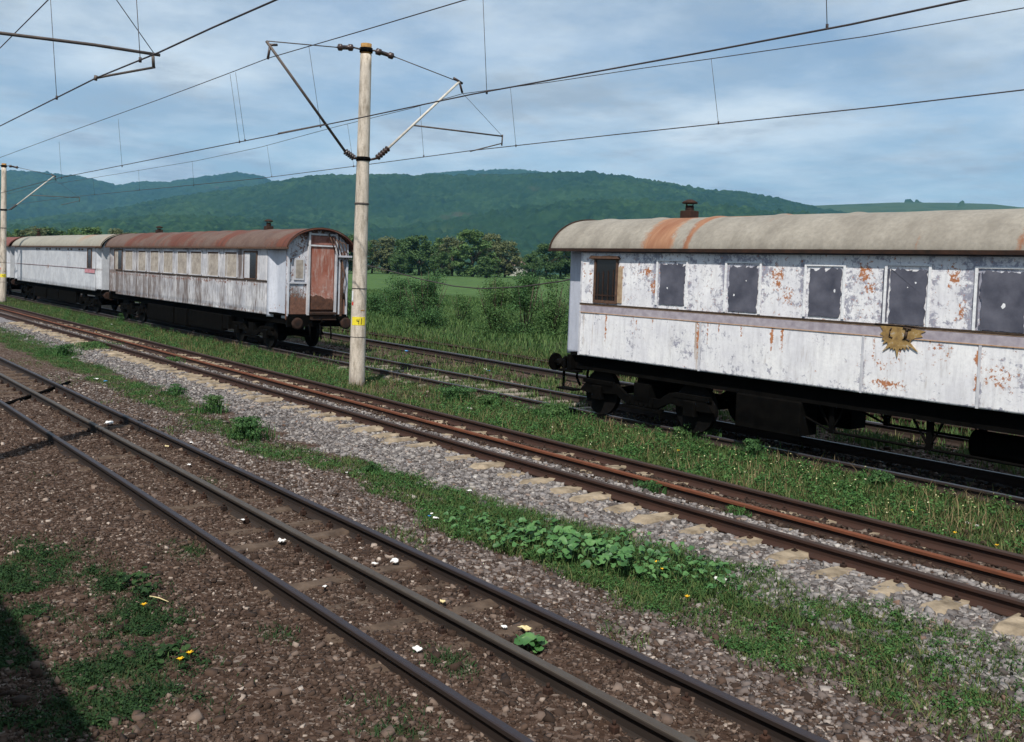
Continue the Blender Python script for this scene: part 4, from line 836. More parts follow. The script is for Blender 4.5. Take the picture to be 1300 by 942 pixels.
for k in range(5): x0=-4.35+k*1.7; window(T,x0,x0+.62,2.48,3.27,'pane',30+k)
for (a,b,tt,bb,sd) in [(1121,1128,341,408,5),(1237,1243,347,414,6)]:
    g=MB(); g.prism(jag(px(a,370)[0],px(b,370)[0],px(a,bb)[1],px(a,tt)[1],.006,60,sd),'y',YC-HWD-.013,YC-HWD-.004); g.build('dark_side_strip',m_win,T)
# belt
Y=YC-HWD
mb=MB(); mb.box(XB0,XB1,Y-.010,Y-.002,2.25,2.395); bl=mb.build('belt_band',m_belt,T)
mb=MB(); mb.box(XB0,XB1,Y-.022,Y-.004,2.405,2.432); mb.build('belt_moulding',m_umb,bl)
mb=MB(); mb.box(XB0,XB1,Y-.014,Y-.004,2.388,2.404); mb.box(XB0,XB1,Y-.014,Y-.004,2.236,2.25); mb.build('belt_line',m_oran,bl)
mb=MB()
mb.box(XB0-.012,XB0+.03,Y-.012,Y+.0,Z0,ZE-.08)
m_ps=simple('greyish_strip',(.38,.38,.42),(.6,.6,.62),9); mb.build('corner_strip',m_ps,T)
for s in seams: MB().box(s-.02,s+.02,Y-.010,Y-.0,Z0,2.235).build('panel_strip',m_ps,T)
# sun emblem (lower half of a sun with a face), built in pixels of the side plane
E_=[(1118,413),(1130,413.5),(1142,415),(1156,417),(1168,419),(1176,421),(1169,424),(1172,428),(1163,429),(1158,432),(1156,435),(1166,447),(1154,439),(1155,444),(1151,440),(1150,445),(1147,441),(1145,444),(1143,442),(1141,446),(1139.5,454),(1138,446),(1137,442),(1135,445),(1134,441),(1131,444),(1131,440),(1121,446),(1128,437),(1127,434),(1121,437),(1124,432),(1120,431),(1123,427),(1118,424),(1122,420)]
eo=MB(); eo.prism([px(a,b,13.1) for a,b in E_],'y',Y-.022,Y-.008); em=eo.build('sun_emblem',m_ochre,T); em['label']='ochre half sun with face lines and pointed rays'
mb=MB()
def ln(pts,w): 
    for (a,b),(c,d) in zip(pts[:-1],pts[1:]):
        p,q=px(a,b),px(c,d); mb.tube([(p[0],Y-.023,p[1]),(q[0],Y-.023,q[1])],w,4)
ln([(1133,416),(1131,420),(1130,427),(1134,429)],.012); ln([(1154,416),(1152,421),(1150,430)],.026); ln([(1147,431),(1150,430),(1156,433)],.012); ln([(1148,416),(1158,418)],.02)
mb.build('face_lines',m_umb,em)
mb=MB(); ln([(1112,411),(1150,413.5),(1176,416.5)],.012); mb.build('dark_edge',m_umb,em)
# underframe
underframe(T,XB0-.3,XB1+.5); buffers(T,XV0-.02,-1,m_black); buffers(T,XB1+.75,1,m_black)
bogie(T,px(823,500,13.45)[0]); bogie(T,2.3)
mb=MB()
for s in (-1,1):
    yy=YC+s*.82; q1,q2=px(1045,520)[0],-4.2
    for q in (q1,q2,q1+1.6): mb.box(q-.04,q+.04,yy-.04,yy+.04,.62,1.1); mb.tube([(q-.28,yy,1.08),(q,yy,.64),(q+.2,yy,1.08)],.022,6)
    mb.tube([(q1-1.3,yy,1.08),(q1,yy,.64),(q2,yy,.62),(q2+1.6,yy,1.08)],.022,6)
mb.build('truss_rods',m_black,T)
for s_ in (-1,1): MB().box(-10.2,-8.9,YC+s_*.75-.25,YC+s_*.75+.25,.5,1.06,.02).build('battery_box',m_black,T)
mb=MB(); mb.tube([(-6.4,YC-.3,.75),(-5.2,YC-.3,.75)],.2,16); mb.build('air_tank',m_black,T)
mb=MB(); mb.box(XV0+.02,XB0-.05,YC-HWD-.02,YC-HWD+.2,.98,1.02); mb.box(XV0+.02,XB0-.1,YC-HWD-.02,YC-HWD+.2,.60,.64); mb.box(XV0+.04,XV0+.08,YC-HWD+.1,YC-HWD+.14,.62,1.2); mb.build('steps',m_black,T)

# ---- left near coach ----
m_wl=wallmat('grey_white_streaked_paint',(.60,.59,.60),(.40,.40,.43),(.26,.26,.30),(.13,.06,.045),(.22,.12,.09),(.15,.12,.11),3.2)
XA,XBL,XE=px(147,350)[0],px(339,360)[0],-27.86
L=thing('railway_coach',(-37.5,YC,0),'rust roofed coach left of the tall mast, its rusty red end door facing the camera','railway coach','derelict railway coaches')
sl=list(np.arange(XA+1.2,XBL,1.75))
def wearL(x,z):
    g=.25+(fbm(x,z,1.5,3,80)-.5)*.5; f=smooth(-30,-44,x)
    st=.42+.5*(fbm(x,z*0,.35,3,81)-.4)+.25*f; st=np.where(z<2.3,st,st-.12); st=np.maximum(st,.75*smooth(1.65,1.36,z)*fbm(x,z,.3,3,83)*1.5)
    r=.1+.75*np.exp(-((z-2.28)/.10)**2)*(fbm(x,z,.9,3,84)>.42)+.5*smooth(1.55,1.4,z)*(fbm(x,z,.5,3,85)>.45)
    st=np.maximum(st,1.0*np.exp(-((z-2.38)/.07)**2))
    st=np.maximum(st,blob(x,z,[(px(305,330)[0],3.0,.22,.8,1.2)]))
    return np.stack([np.clip(r,0,1),np.clip(g,0,1),np.clip(st,0,1.2)],1)
gridmesh('body_side',np.arange(XA,XBL,.06),np.linspace(Z0-.06,ZE,60),lambda x,z:YC-HWD+(fbm(x,z,.8,3,86)-.5)*.02,m_wl,L,wearL)
gridmesh('body_side_far',np.arange(XA,XBL,.3),np.linspace(Z0,ZE,10),lambda x,z:np.full(x.shape,YC+HWD-.05),m_wl,L,wearL)
mb=MB(); mb.box(XA,XBL,Y-.02,Y-.004,2.395,2.43); mb.build('belt_moulding',m_umb,L)
for s in sl: MB().box(s-.015,s+.015,Y-.016,Y-.003,Z0,2.39).build('panel_strip',m_wl,L); MB().box(s-.015,s+.015,Y-.016,Y-.003,2.435,ZE-.04).build('panel_strip',m_wl,L)
m_board=simple('grey_brown_boards',(0.221,0.189,0.163),(0.442,0.390,0.332),5,.9)
wl=[(25,62,190,290),(80,118,195,295),(147,185,195,300),(210,252,197,305),(278,325,200,310),(350,398,200,318),(418,472,207,322),(505,560,205,330),(595,655,205,338),(693,755,205,345)]
for i,(a,b,c,d) in enumerate(wl):
    s=4.0625; x0=px(140+a/s,270+(c+d)/2/s)[0]; x1=px(140+b/s,270+(c+d)/2/s)[0]; zt=px(140+(a+b)/2/s,270+c/s)[1]; zb=px(140+(a+b)/2/s,270+d/s)[1]; zb,zt=2.47,3.34
    f=MB(); f.box(x0-.06,x0,Y-.03,Y-.004,zb,zt+.05); f.box(x1,x1+.06,Y-.03,Y-.004,zb,zt+.05); f.box(x0,x1,Y-.035,Y-.004,zt,zt+.06); f.box(x0,x1,Y-.03,Y-.004,zb-.03,zb)
    w=f.build('window',m_frm if i in (0,9) else m_wl,L)
    if i in (0,9):
        xm=x0+(x1-x0)*.45
        g=MB(); g.box(x0,xm,Y-.012,Y-.005,zb,zt); g.build('pane',m_board if i==0 else m_wl,w); g=MB(); g.box(xm,x1,Y-.012,Y-.005,zb,zt); g.build('opening_shade',m_winG,w)  # dark half is a black sheet standing in for the shaded interior
        w['label']='half open window with rotten frame'
    else:
        g=MB(); g.box(x0,x1,Y-.012,Y-.005,zb,zt); g.build('board',m_board,w)
        g=MB(); g.prism([(x0,zt),(x1,zt),(x1,zt-.10),(x1-.1,zt-.05),(x0+.1,zt-.05),(x0,zt-.10)],'y',Y-.018,Y-.011); g.build('corner_trim',m_frm,w)
def wearRoofL(x,u):
    r=.50+1.5*(fbm(x,u*1.5,1.1,4,90)-.5); return np.stack([r,r*0,r*0],1)
m_rl=roofmat('rusted_roof',(.095,.055,.042),(.14,.095,.075),(.075,.026,.017),(.135,.045,.026))
rfl=roof(L,-47.6,-27.6,m_rl,wearRoofL,m_frm); chimney(rfl,px(341,288,14.2)[0],.26); chimney(rfl,-43.5,.2)
rfl['label']='dark red rusted arched roof'
tp=([XBL,XBL+.35,XE-.3,XE],[.0,.2,.1,.02])
lw=lambda x,z:np.stack([.1+.6*smooth(1.75,1.5,z)*smooth(1.4,1.7,z)*1.2,np.full(x.shape,.2),.1+.0*x],1)
m_lv=wallmat('lilac_grey_flank',(.56,.58,.64),(.50,.52,.58),(.36,.37,.42),(.20,.08,.05),(.30,.14,.09),(.3,.27,.26),4.)
vest(L,XBL,XE,.2,m_lv,lw,z0=Z0-.12,taper=tp)
tp2=([-47.3,-47.1,XA-.3,XA],[.02,.1,.2,.0]); vest(L,-47.3,XA,.2,m_wl,wearL,taper=tp2); bulk(-47.35,-47.3,m_wl,L,'end_wall')
bulk(XA+.01,XA+.05,m_wl,L)
# end face at x = XE, facing +x
m_end=wallmat('end_panel_paint',(.58,.59,.63),(.42,.42,.46),(.20,.19,.21),(.10,.05,.035),(.20,.10,.07),(.10,.075,.06),4.,.28)
def endgrid(name,y0,y1,z0,z1,x,mat,wear,par,arch=False,ny_=26,nz_=44):
    ys=np.linspace(y0,y1,ny_); tt=np.linspace(0,1,nz_); Yg,Tg=np.meshgrid(ys,tt); y,t_=Yg.ravel(),Tg.ravel()
    zt=np.where(arch,arc(np.clip((y-YC)/(HWD+.06),-1,1))-.05,z1); z=z0+(zt-z0)*t_
    V=np.c_[np.full(y.shape,x)+(fbm(y,z,.4,2,95)-.5)*.02,y,z]; i=(np.arange(nz_-1)[:,None]*ny_+np.arange(ny_-1)[None]).ravel(); Fc=np.stack([i,i+1,i+ny_+1,i+ny_],1)
    K=len(V); Vb=V-np.array([.05,0,0]); W=wear(y,z)
    rim=[]; top=(nz_-1)*ny_
    for a in range(ny_-1): rim+=[(a,a+K,a+1+K,a+1),(top+a,top+a+1,top+a+1+K,top+a+K)]
    for b in range(nz_-1): rim+=[(b*ny_,b*ny_+ny_,b*ny_+ny_+K,b*ny_+K),(b*ny_+ny_-1,b*ny_+ny_-1+K,(b+1)*ny_+ny_-1+K,(b+1)*ny_+ny_-1)]
    return fast(name,np.r_[V,Vb],np.r_[Fc,Fc[:,::-1]+K,np.array(rim)],mat,par,False,{'wear':np.r_[W,W]})
def wearE(y,z):
    r=.36+.8*smooth(2.3,1.5,z)+blob(y,z,[(14.0,3.95,.5,.15,.6)])+(fbm(y,z,.4,3,97)-.5)*.5
    return np.stack([np.clip(r,0,.92),.45+(fbm(y,z,.3,3,98)-.5)*.6,.35+.6*smooth(2.6,1.5,z)],1)
endgrid('end_wall',YC-HWD,YC+HWD,Z0-.15,0,XE,m_end,wearE,L,True)
# door: gangway in the middle; pixel positions on plane x=XE
def ex(pxx,pyy): p=onx(pxx,pyy,XE); return p[1],p[2]
dy0,dy1=ex(391,350)[0],ex(423,350)[0]; dzt=ex(405,313)[1]; dzb=ex(405,394)[1]
m_door=wallmat('rust_red_door',(.27,.085,.055),(.36,.17,.13),(.40,.30,.27),(.055,.028,.02),(.12,.055,.035),(.45,.34,.30),3.,.45)
def wearD(y,z): return np.stack([np.clip(.92*smooth(2.05,1.75,z+(fbm(y,z,.25,2,99)-.5)*.5),0,1),.2+.28*smooth(3.0,2.0,z),.42+.0*z],1)
dr=endgrid('gangway_door',dy0,dy1,dzb,dzt,XE+.07,m_door,wearD,L); dr['label']='rust red end door'
fr=MB()
for yy in (dy0-.05,dy1+.01): fr.box(XE,XE+.13,yy,yy+.06,dzb-.15,dzt+.45)
fr.box(XE,XE+.11,dy0-.05,dy1+.07,dzt+.0,dzt+.05); fr.box(XE,XE+.1,dy0-.05,dy1+.07,dzt+.36,dzt+.42); fr.build('gangway_frame',m_end2 if False else m_wl,L)
mb=MB(); mb.box(XE+.01,XE+.06,dy0,dy1,dzt+.06,dzt+.34); mb.build('transom_panel',m_rl_s if False else simple('transom_rust',(.16,.055,.04),(.30,.15,.12),8),L)
yw0,yw1=ex(373,340)[0],ex(386,340)[0]
mb=MB(); mb.box(XE,XE+.03,yw0,yw1,2.5,3.2); e1=mb.build('end_window',m_wl,L); mb=MB(); mb.box(XE+.028,XE+.036,yw0+.06,yw1-.05,2.56,3.14); mb.build('pane',m_board,e1)
mb=MB()
for yy in (YC-HWD+.02,dy1+.18,YC+HWD-.1): mb.box(XE,XE+.05,yy,yy+.06,Z0-.1,float(arc((yy-YC)/1.15))-.08)
mb.box(XE,XE+.04,YC-HWD,dy0-.05,2.38,2.43); mb.box(XE,XE+.2,dy1+.12,YC+HWD+.02,3.28,3.34); mb.build('corner_posts',m_end,L)
mb=MB()
random.seed(5)
for k in range(5):
    y0=dy1-.25+.12*k; mb.tube([(XE+.12,y0,dzt+.42-.06*k),(XE+.2,y0+.1,dzt+.1),(XE+.16,y0+.22,dzt-.15-.08*k)],.018,5)
mb.tube([(XE+.1,YC+.8,3.2),(XE+.18,YC+.86,2.7),(XE+.12,YC+.83,2.3),(XE+.14,YC+.88,1.9)],.025,6)
mb.box(XE+.0,XE+.06,YC+.78,YC+.86,1.3,3.2); mb.build('broken_bellows',m_frm,L)
mb=MB(); mb.box(XE+.04,XE+.35,dy0,dy1+.02,dzb-.12,dzb-.05,.01); mb.box(XE+.05,XE+.28,dy0+.05,dy1,dzb-.3,dzb-.14); mb.build('footplate',m_grime,L)
underframe(L,-47.2,XE+.05); buffers(L,XE+.03,1); buffers(L,-47.3,-1); bogie(L,-30.9); bogie(L,-44.3)
for a_,b_,c_,d_ in ((-41.6,-38.4,.42,.6),(-36.6,-33.2,.5,.9),(-38.2,-36.9,.4,.4),(-33.1,-32.6,.6,.8)):
    for s_ in (-1,1): MB().box(a_,b_,YC+s_*.95-.12,YC+s_*.95+.12,c_,1.08,.02).build('equipment_box',m_black,L)

# ---- second left coach and third ----
m_w2=wallmat('grey_white_plain_paint',(.56,.57,.59),(.44,.45,.48),(.32,.32,.35),(.20,.11,.08),(.3,.18,.14),(.26,.24,.24),2.6)
m_r2=roofmat('tan_sheet_roof',(.22,.205,.17),(.30,.28,.23),(.24,.13,.09),(.33,.25,.18))
m_r3=roofmat('brick_red_roof',(.15,.05,.04),(.20,.07,.055),(.20,.05,.035),(.22,.08,.06))
def plaincoach(xr,xl,label,rmat,stripe=False):
    t=thing('railway_coach',((xr+xl)/2,YC,0),label,'railway coach','derelict railway coaches')
    a,b=xl+1.3,xr-1.3
    def w(x,z):
        st=.22+.35*(fbm(x,z*0,.4,3,int(-xr))-.4)+.5*smooth(1.6,1.36,z)*.6; st=np.maximum(st,.8*np.exp(-((z-2.38)/.03)**2)); r=.08+blob(x,z,[(px(61,340)[0],2.35,.3,.16,1.),(px(87,325)[0],2.9,.2,.5,.55)])
        return np.stack([r,.22+(fbm(x,z,2.,3,44)-.5)*.4,np.clip(st,0,1)],1)
    gridmesh('body_side',np.arange(a,b,.12),np.linspace(Z0-.06,ZE,40),lambda x,z:YC-HWD+(fbm(x,z,1.,3,86)-.5)*.03,m_w2,t,w)
    gridmesh('body_side_far',np.arange(a,b,.5),np.linspace(Z0,ZE,8),lambda x,z:np.full(x.shape,YC+HWD-.05),m_w2,t,w)
    mb=MB(); mb.box(a,b,Y-.018,Y-.004,2.385,2.41); mb.build('belt_moulding',simple('dusky_line',(.17,.11,.12),(.25,.17,.18),6),t)
    mb=MB(); mb.box(b-1.9,b-.1,Y-.026,Y-.006,2.18,2.36)
    if stripe: mb.build('red_stripe',simple('faded_red',(.42,.15,.18),(.52,.28,.3),6),t)
    for sgn,e0,e1 in ((1,b,xr-.3),(-1,xl+.3,a)):
        tpp=([e0,e0+.35,e1-.3,e1],[.0,.2,.1,.02]) if sgn>0 else ([e0,e0+.3,e1-.35,e1],[.02,.1,.2,.0])
        vest(t,e0,e1,.2,m_w2,w,taper=tpp); x=e1 if sgn>0 else e0; bulk(x-.03,x+.02,m_w2,t,'end_wall')
        cx=x; mb=MB(); mb.box(cx-.02,cx+.10*1,YC-.42,YC+.42,1.4,3.45) if sgn>0 else mb.box(cx-.1,cx+.02,YC-.42,YC+.42,1.4,3.45); mb.build('gangway_door',m_frm,t)
        buffers(t,x,sgn)
    rr=roof(t,xl,xr,rmat,lambda x,u:np.stack([.15+blob(x,u,[(px(100,300)[0],-.3,1.2,.8,.65),(xr-.6,-.5,.8,1.,.4)])+.25*(fbm(x,u*.4,.8,3,91)-.4)]*3,1),m_frm)
    for cxx in (px(49,290,14.2)[0],): 
        if xl<cxx<xr: chimney(rr,cxx,.38)
    underframe(t,xl+.4,xr-.4); bogie(t,xr-3.3); bogie(t,xl+3.3)
    for a_,b_ in ((xl+5.4,xl+8.6),(xl+9,xr-9.2),(xr-9,xr-5.4)): MB().box(a_,b_,YC-1.0,YC-.75,.5,1.08,.02).build('equipment_box',m_black,t)
    # windows at the right end and ventilators row
    x0=px(111.5,345)[0]; x1=px(116,345)[0]
    if stripe:
        f=MB(); f.box(x0-.08,x0,Y-.03,Y-.004,2.42,3.42); f.box(x1,x1+.08,Y-.03,Y-.004,2.42,3.42); f.box(x0,x1,Y-.03,Y-.004,3.36,3.42); wn=f.build('window',m_frm,t); MB().box(x0,x1,Y-.012,Y-.005,2.42,3.36).build('pane',m_winG,wn)
        for k,pxx in enumerate([47,50,60,64,72,76,87,91,101,105]):
            cx=px(pxx,311)[0]; MB().box(cx-.12,cx+.12,Y-.03,Y-.004,ZE-.2,ZE-.12).build('vent',m_frm,t)
    return t
plaincoach(-48.3,-69.0,'pale coach with a tan roof and no side windows, second from the tall mast','dummy' and m_r2,True)
plaincoach(-69.9,-90.5,'coach with a brick red roof at the left edge, behind the distant mast',m_r3)

# ---------------------------------------------------------------- own train (behind the camera; its shade falls in the corner)
T2=thing('passenger_coach',(-8,-2.4,0),'long passenger coach standing on the track behind the viewer','passenger coach')
mb=MB(); pr=[(-.86,1.1),(-.86,4.14),(-1.3,4.3),(-2.4,4.4),(-3.5,4.3),(-3.94,4.14),(-3.94,1.1)]; mb.prism(pr,'x',-22,8); mb.build('body',simple('own_train_paint',(.05,.09,.12),(.07,.12,.16),3),T2)
for k in range(12):
    x=-20.8+k*2.35; f=MB(); f.box(x,x+1.3,-.87,-.84,2.2,3.15,); w=f.build('window',m_dsteel,T2); MB().box(x+.06,x+1.24,-.845,-.835,2.26,3.09).build('pane',m_winG,w)
mb=MB(); mb.box(-21.5,7.5,-3.8,-1.0,.6,1.1); 
mb.build('underframe',m_black,T2)
for xc in (-18.5,4.5):
    for w_ in (-1.2,1.2):
        for yo in (-3.1,-1.65): MB().tube([(xc+w_,yo-.06,.46),(xc+w_,yo+.06,.46)],.46,24,False).build('wheel',m_wheel,T2)

# ---------------------------------------------------------------- sagging cable behind the coaches
pts=[ony(a,b,22) for a,b in [(430,325),(467,337),(499,345),(537,355),(575,363),(610,366.5),(663,364),(713,357),(760,347)]]
o=MB().tube(pts,.022,6).build('sagging_cable',m_wire); tag(o,'dark cable sagging across the meadow between the coaches','cable')
for pnt,lb in ((pts[0],'timber cable post hidden behind the left coach'),(pts[-1],'timber cable post hidden behind the right coach')):
    o=MB().tube([(pnt[0],22.05,-.2),(pnt[0],22.05,pnt[2]+.25)],[.11,.08],10).build('cable_post',m_bark); tag(o,lb,'post')
# ---------------------------------------------------------------- field shrubs
for px_,top,base,w,l,m_,dens in [(478,372,398,3.0,'rounded dark shrub in the meadow just right of the tall mast',m_bush,3000),(505,352,402,3.0,'bushy dark shrub second from the tall mast',m_bush,3600),(541,340,415,2.9,'tallest feathery dark shrub in the meadow',m_bush,5200),(585,372,408,2.2,'thin pale shrub in the meadow middle',m_bush2,1500),(630,350,424,2.9,'leafy shrub with a pale stem right of the meadow middle',m_bush2,4200),(665,345,426,2.4,'upright dark shrub near the right coach',m_bush,3800),(700,352,428,2.4,'leafy shrub touching the end of the right coach',m_bush2,3000),(440,380,402,2.2,'shrub half hidden behind the tall mast',m_bush,1800),(738,350,430,2.5,'shrub behind the end of the right coach',m_bush,2500)]:
    b=onz(px_,base,.0); Yb=b[1]; hh=ony(px_,top,Yb)[2]; bush(l,b[0],b[1],w*1.05,max(.8,hh-float(gz(b[:1],b[1:2])[0])),int(dens*1.9),.075,m_,name='shrub',group='shrubs in the meadow',cat='shrub',stems=14)
# ---------------------------------------------------------------- trees along the meadow edge
def tree_variant(seed,kind):
    r=np.random.default_rng(seed); global rng; save=rng; rng=r
    mb=MB(); H_=10.; mb.tube([(0,0,-.5),(r.normal(0,.15),r.normal(0,.15),H_*.3),(r.normal(0,.3),r.normal(0,.3),H_*.62)],[.28,.2,.09],8)
    for k in range(7):
        a=r.uniform(0,6.28); z=H_*r.uniform(.18,.5); l=H_*r.uniform(.2,.38); mb.tube([(0,0,z),(math.cos(a)*l*.5,math.sin(a)*l*.5,z+l*.55),(math.cos(a)*l,math.sin(a)*l,z+l*.9)],[.1,.06,.02],5)
    K=64; a=r.uniform(0,6.28,K); hz=r.uniform(.05,.97,K)**.9; wid=np.where(hz<.45,.85+.3*hz,np.sqrt(np.clip(1-((hz-.45)/.56)**2,0,1))); rr=r.uniform(.05,1,K)**.6*wid*3.7
    C=np.stack([np.cos(a)*rr,np.sin(a)*rr,hz*H_],1); R=np.stack([r.uniform(.6,1.35,K)]*2+[r.uniform(.5,1.0,K)],1)
    V,Fc=leaves(C,R,6000,.40,.5); rng=save; return mb,V,Fc
m_t1=leafmat('tree_leaf_dark',[(.15,(0.030,0.062,0.022)),(.5,(0.056,0.106,0.035)),(.85,(0.094,0.150,0.053))],.2,.15)
m_t2=leafmat('tree_leaf_olive',[(.15,(0.066,0.086,0.037)),(.5,(0.110,0.132,0.057)),(.85,(0.165,0.176,0.083))],.2,.15)
m_t3=leafmat('tree_leaf_mid',[(.15,(0.041,0.083,0.025)),(.5,(0.075,0.138,0.041)),(.85,(0.127,0.184,0.063))],.2,.15)
var=[]
for i,mt in enumerate([m_t1,m_t2,m_t3,m_t1,m_t2,m_t3]):
    mb,V,Fc=tree_variant(100+i,i); tk=mb.build('trunk',m_bark); cw=fast('crown',V,Fc,mt); var.append((tk,cw))
used=[False]*6
def tree(px_,toppx,dist,v,label,ws=1.):
    r=ray(px_,345); d=r[:2]/np.linalg.norm(r[:2]); x,y=d*dist; z=float(gz(np.array([x]),np.array([y]))[0])
    rr=ray(px_,toppx); top=H+rr[2]/np.linalg.norm(rr[:2])*dist; s=max(.4,(top-z)/10.4)
    e=bpy.data.objects.new('tree',None); COL.objects.link(e); e.location=(x,y,z); tag(e,label,'tree','trees along the far edge of the meadow'); e.rotation_euler=(0,0,random.uniform(0,6.28)); e.scale=(s*ws,s*ws,s)
    for k,src in enumerate(var[v]):
        if not used[v]: o=src
        else: o=src.copy(); COL.objects.link(o)
        o.parent=e
    used[v]=True
TR=[(452,298,330,0,'dark tree directly behind the tall mast'),(472,304,345,1,'olive tree just right of the tall mast'),(492,300,350,4,'brownish olive tree, second right of the mast'),(512,303,335,0,'dark green tree, third right of the mast'),(532,296,320,3,'darkest and roundest tree behind the tallest meadow shrub'),(552,299,345,2,'mid green tree right of the darkest round tree'),(574,300,330,4,'brownish tree left of the broad pale crown'),(600,291,320,5,'tallest broad pale green tree in the meadow row'),(622,296,335,1,'olive tree right of the broad pale crown'),(641,305,325,4,'low olive tree left of the pale house'),(676,320,310,3,'low dark tree right of the pale house'),(694,309,330,0,'dark tree between the pale house and the right coach'),(712,305,340,2,'mid green tree touching the end of the right coach'),(730,303,330,0,'dark tree partly hidden by the end of the right coach'),(750,306,340,1,'olive tree hidden behind the right coach'),(560,318,300,3,'small dark tree in front of the row, middle'),(505,322,300,0,'small dark tree in front of the row by the mast'),(618,324,295,3,'small dark tree in front of the broad pale crown'),
(430,292,330,2,'green tree rising right above the end door coach roof'),(405,296,340,1,'olive crown behind the rounded roof end'),(380,296,335,0,'dark crown behind the rusty roof near its end'),(350,294,340,5,'pale crown behind the small roof chimney'),(320,296,335,3,'dark crown behind the middle of the rusty roof'),(290,296,345,4,'brownish crown behind the rusty roof'),(262,293,335,2,'green crown behind the rusty roof, left of middle'),(232,296,340,0,'dark crown behind the left half of the rusty roof'),(205,294,330,5,'pale crown behind the left end of the rusty roof'),(175,293,340,3,'dark crown above the joint of the two near coaches'),(148,290,330,1,'olive crown above the tan roof end'),(118,288,335,5,'pale yellow green crown above the tan roof'),(92,285,325,2,'brightest green crown above the tan roof'),(66,288,335,0,'dark crown above the tan roof by its stovepipe'),(42,287,330,4,'brownish crown above the red and tan roof joint'),(18,288,335,2,'green crown beside the distant mast'),(-8,287,330,0,'dark crown left of the distant mast'),(800,300,340,2,'green crown hidden behind the right coach'),(850,300,340,0,'dark crown hidden behind the right coach')]
for k,(a,b,c,d,l) in enumerate(TR): tree(a,b,c,d,l,1.15+.25*((k*7)%5)/5)
# pale house between the trees
hx,hy=ray(657,330)[:2]; hd=np.array([hx,hy])/np.hypot(hx,hy)*400; z=float(gz(hd[:1],hd[1:])[0])
t=thing('farm_house',(hd[0],hd[1],z),'small pale farmhouse glimpsed in the gap between trees','house')
m_hw=simple('house_wall',(.45,.42,.36),(.55,.52,.46),1,.9); m_hr=simple('house_roof',(.18,.12,.10),(.25,.18,.15),1,.9)
mb=MB(); mb.box(hd[0]-4,hd[0]+4,hd[1]-3,hd[1]+3,z-.5,z+4.2); mb.build('wall',m_hw,t)
mb=MB(); mb.prism([(hd[1]-3.5,z+4.1),(hd[1]+3.5,z+4.1),(hd[1],z+6.6)],'x',hd[0]-4.4,hd[0]+4.4); mb.build('roof',m_hr,t)
for dx in (-2.2,.3,2.2): MB().box(hd[0]+dx-.5,hd[0]+dx+.5,hd[1]-3.06,hd[1]-2.98,z+1.4,z+2.7).build('window',m_winG,t)

# ---------------------------------------------------------------- hills
RG=[ # crest distance, front width, rear width, points, forest amount
 (6300,3000,2200,[(-700,232),(-300,215),(0,221),(48,223),(104,229),(146,239),(178,236),(214,236),(259,228),(303,223),(330,227),(345,234),(400,236),(473,230),(523,229),(540,224),(580,222),(616,220),(640,219),(681,221),(695,227),(760,250),(900,320),(2100,330)],1),
 (3500,1700,1500,[(-700,300),(0,292),(60,285),(150,272),(230,258),(300,247),(350,239),(380,234),(430,230),(473,228),(520,231),(600,230),(697,227),(740,227),(788,230),(842,239),(901,249),(945,252),(998,262),(1060,277),(1300,300),(2100,320)],1),
 (2100,700,900,[(-700,300),(0,304),(100,296),(200,288),(300,287),(400,297),(500,302),(560,293),(640,279),(700,271),(780,265),(850,268),(950,276),(1100,290),(2100,310)],.93),
 (4300,1700,2000,[(-700,340),(600,345),(820,300),(900,272),(960,265),(1000,262.5),(1058,260),(1138,257),(1208,257.5),(1260,259),(1295,263),(1400,266),(1600,262),(2100,290)],.12)]
pxs=np.arange(-600,1950,2.2); nA=len(pxs)
rays=np.array([ray(p,260) for p in pxs]); az=rays[:,:2]/np.linalg.norm(rays[:,:2],axis=1)[:,None]
rs=np.concatenate([np.arange(620,2200,14),np.arange(2200,4000,13),np.arange(4000,6400,20),np.arange(6400,8600,120)]); nR=len(rs)
def slope(pts):
    X=[p[0] for p in pts]; Yp=np.interp(pxs,X,[p[1] for p in pts]); 
    r=np.array([ray(a,b) for a,b in zip(pxs,Yp)]); return r[:,2]/np.linalg.norm(r[:,:2],axis=1)
Xh=az[:,0][:,None]*rs[None]; Yh=az[:,1][:,None]*rs[None]
Zh=np.full(Xh.shape,1.0); Fo=np.zeros(Xh.shape)
wob=fbm(Xh,Yh,700,4,200)-.5; wob2=fbm(Xh,Yh,230,4,210)-.5
for k,(rc,wf,wb,pts,fo) in enumerate(RG):
    hc=H+slope(pts)*rc; R_=rs[None]+wob*420*(1-np.exp(-((rs[None]-rc)/350)**2))
    p=np.where(R_<rc,smooth(rc-wf,rc+wf*.12,R_)/smooth(rc-wf,rc+wf*.12,rc),1-.6*smooth(rc,rc+wb,R_))
    z=hc[:,None]*np.clip(p,0,1); z=z+np.where(R_<rc,1,.3)*wob2*46*np.clip(p*(1-p)*4,0,1)*np.clip(hc[:,None]/200,0,1)
    f=fo*np.ones_like(z); f=np.where(fo<.5,(fbm(Xh,Yh,300,3,220+k)>.66)*1.,f); f=np.where((fo<1)&(fo>.5),(fbm(Xh,Yh,160,3,230)<.66)*1.,f)
    up=z>Zh; Zh=np.where(up,z,Zh); Fo=np.where(up,f,Fo)
Zh=np.where((rs[None]<760),np.minimum(Zh,1.5),Zh)
ramp_in=smooth(640,800,rs)[None]
bump=(np.abs(fbm(Xh,Yh,30,2,300)-.5)*-44+ fbm(Xh,Yh,16,2,301)*18+fbm(Xh,Yh,80,2,302)*14)
Zf=Zh+Fo*ramp_in*(bump+8)*np.clip((Zh-1.)/14,0,1)
i=(np.arange(nA-1)[:,None]*nR+np.arange(nR-1)[None]).ravel(); HF=np.stack([i,i+nR,i+nR+1,i+1],1)
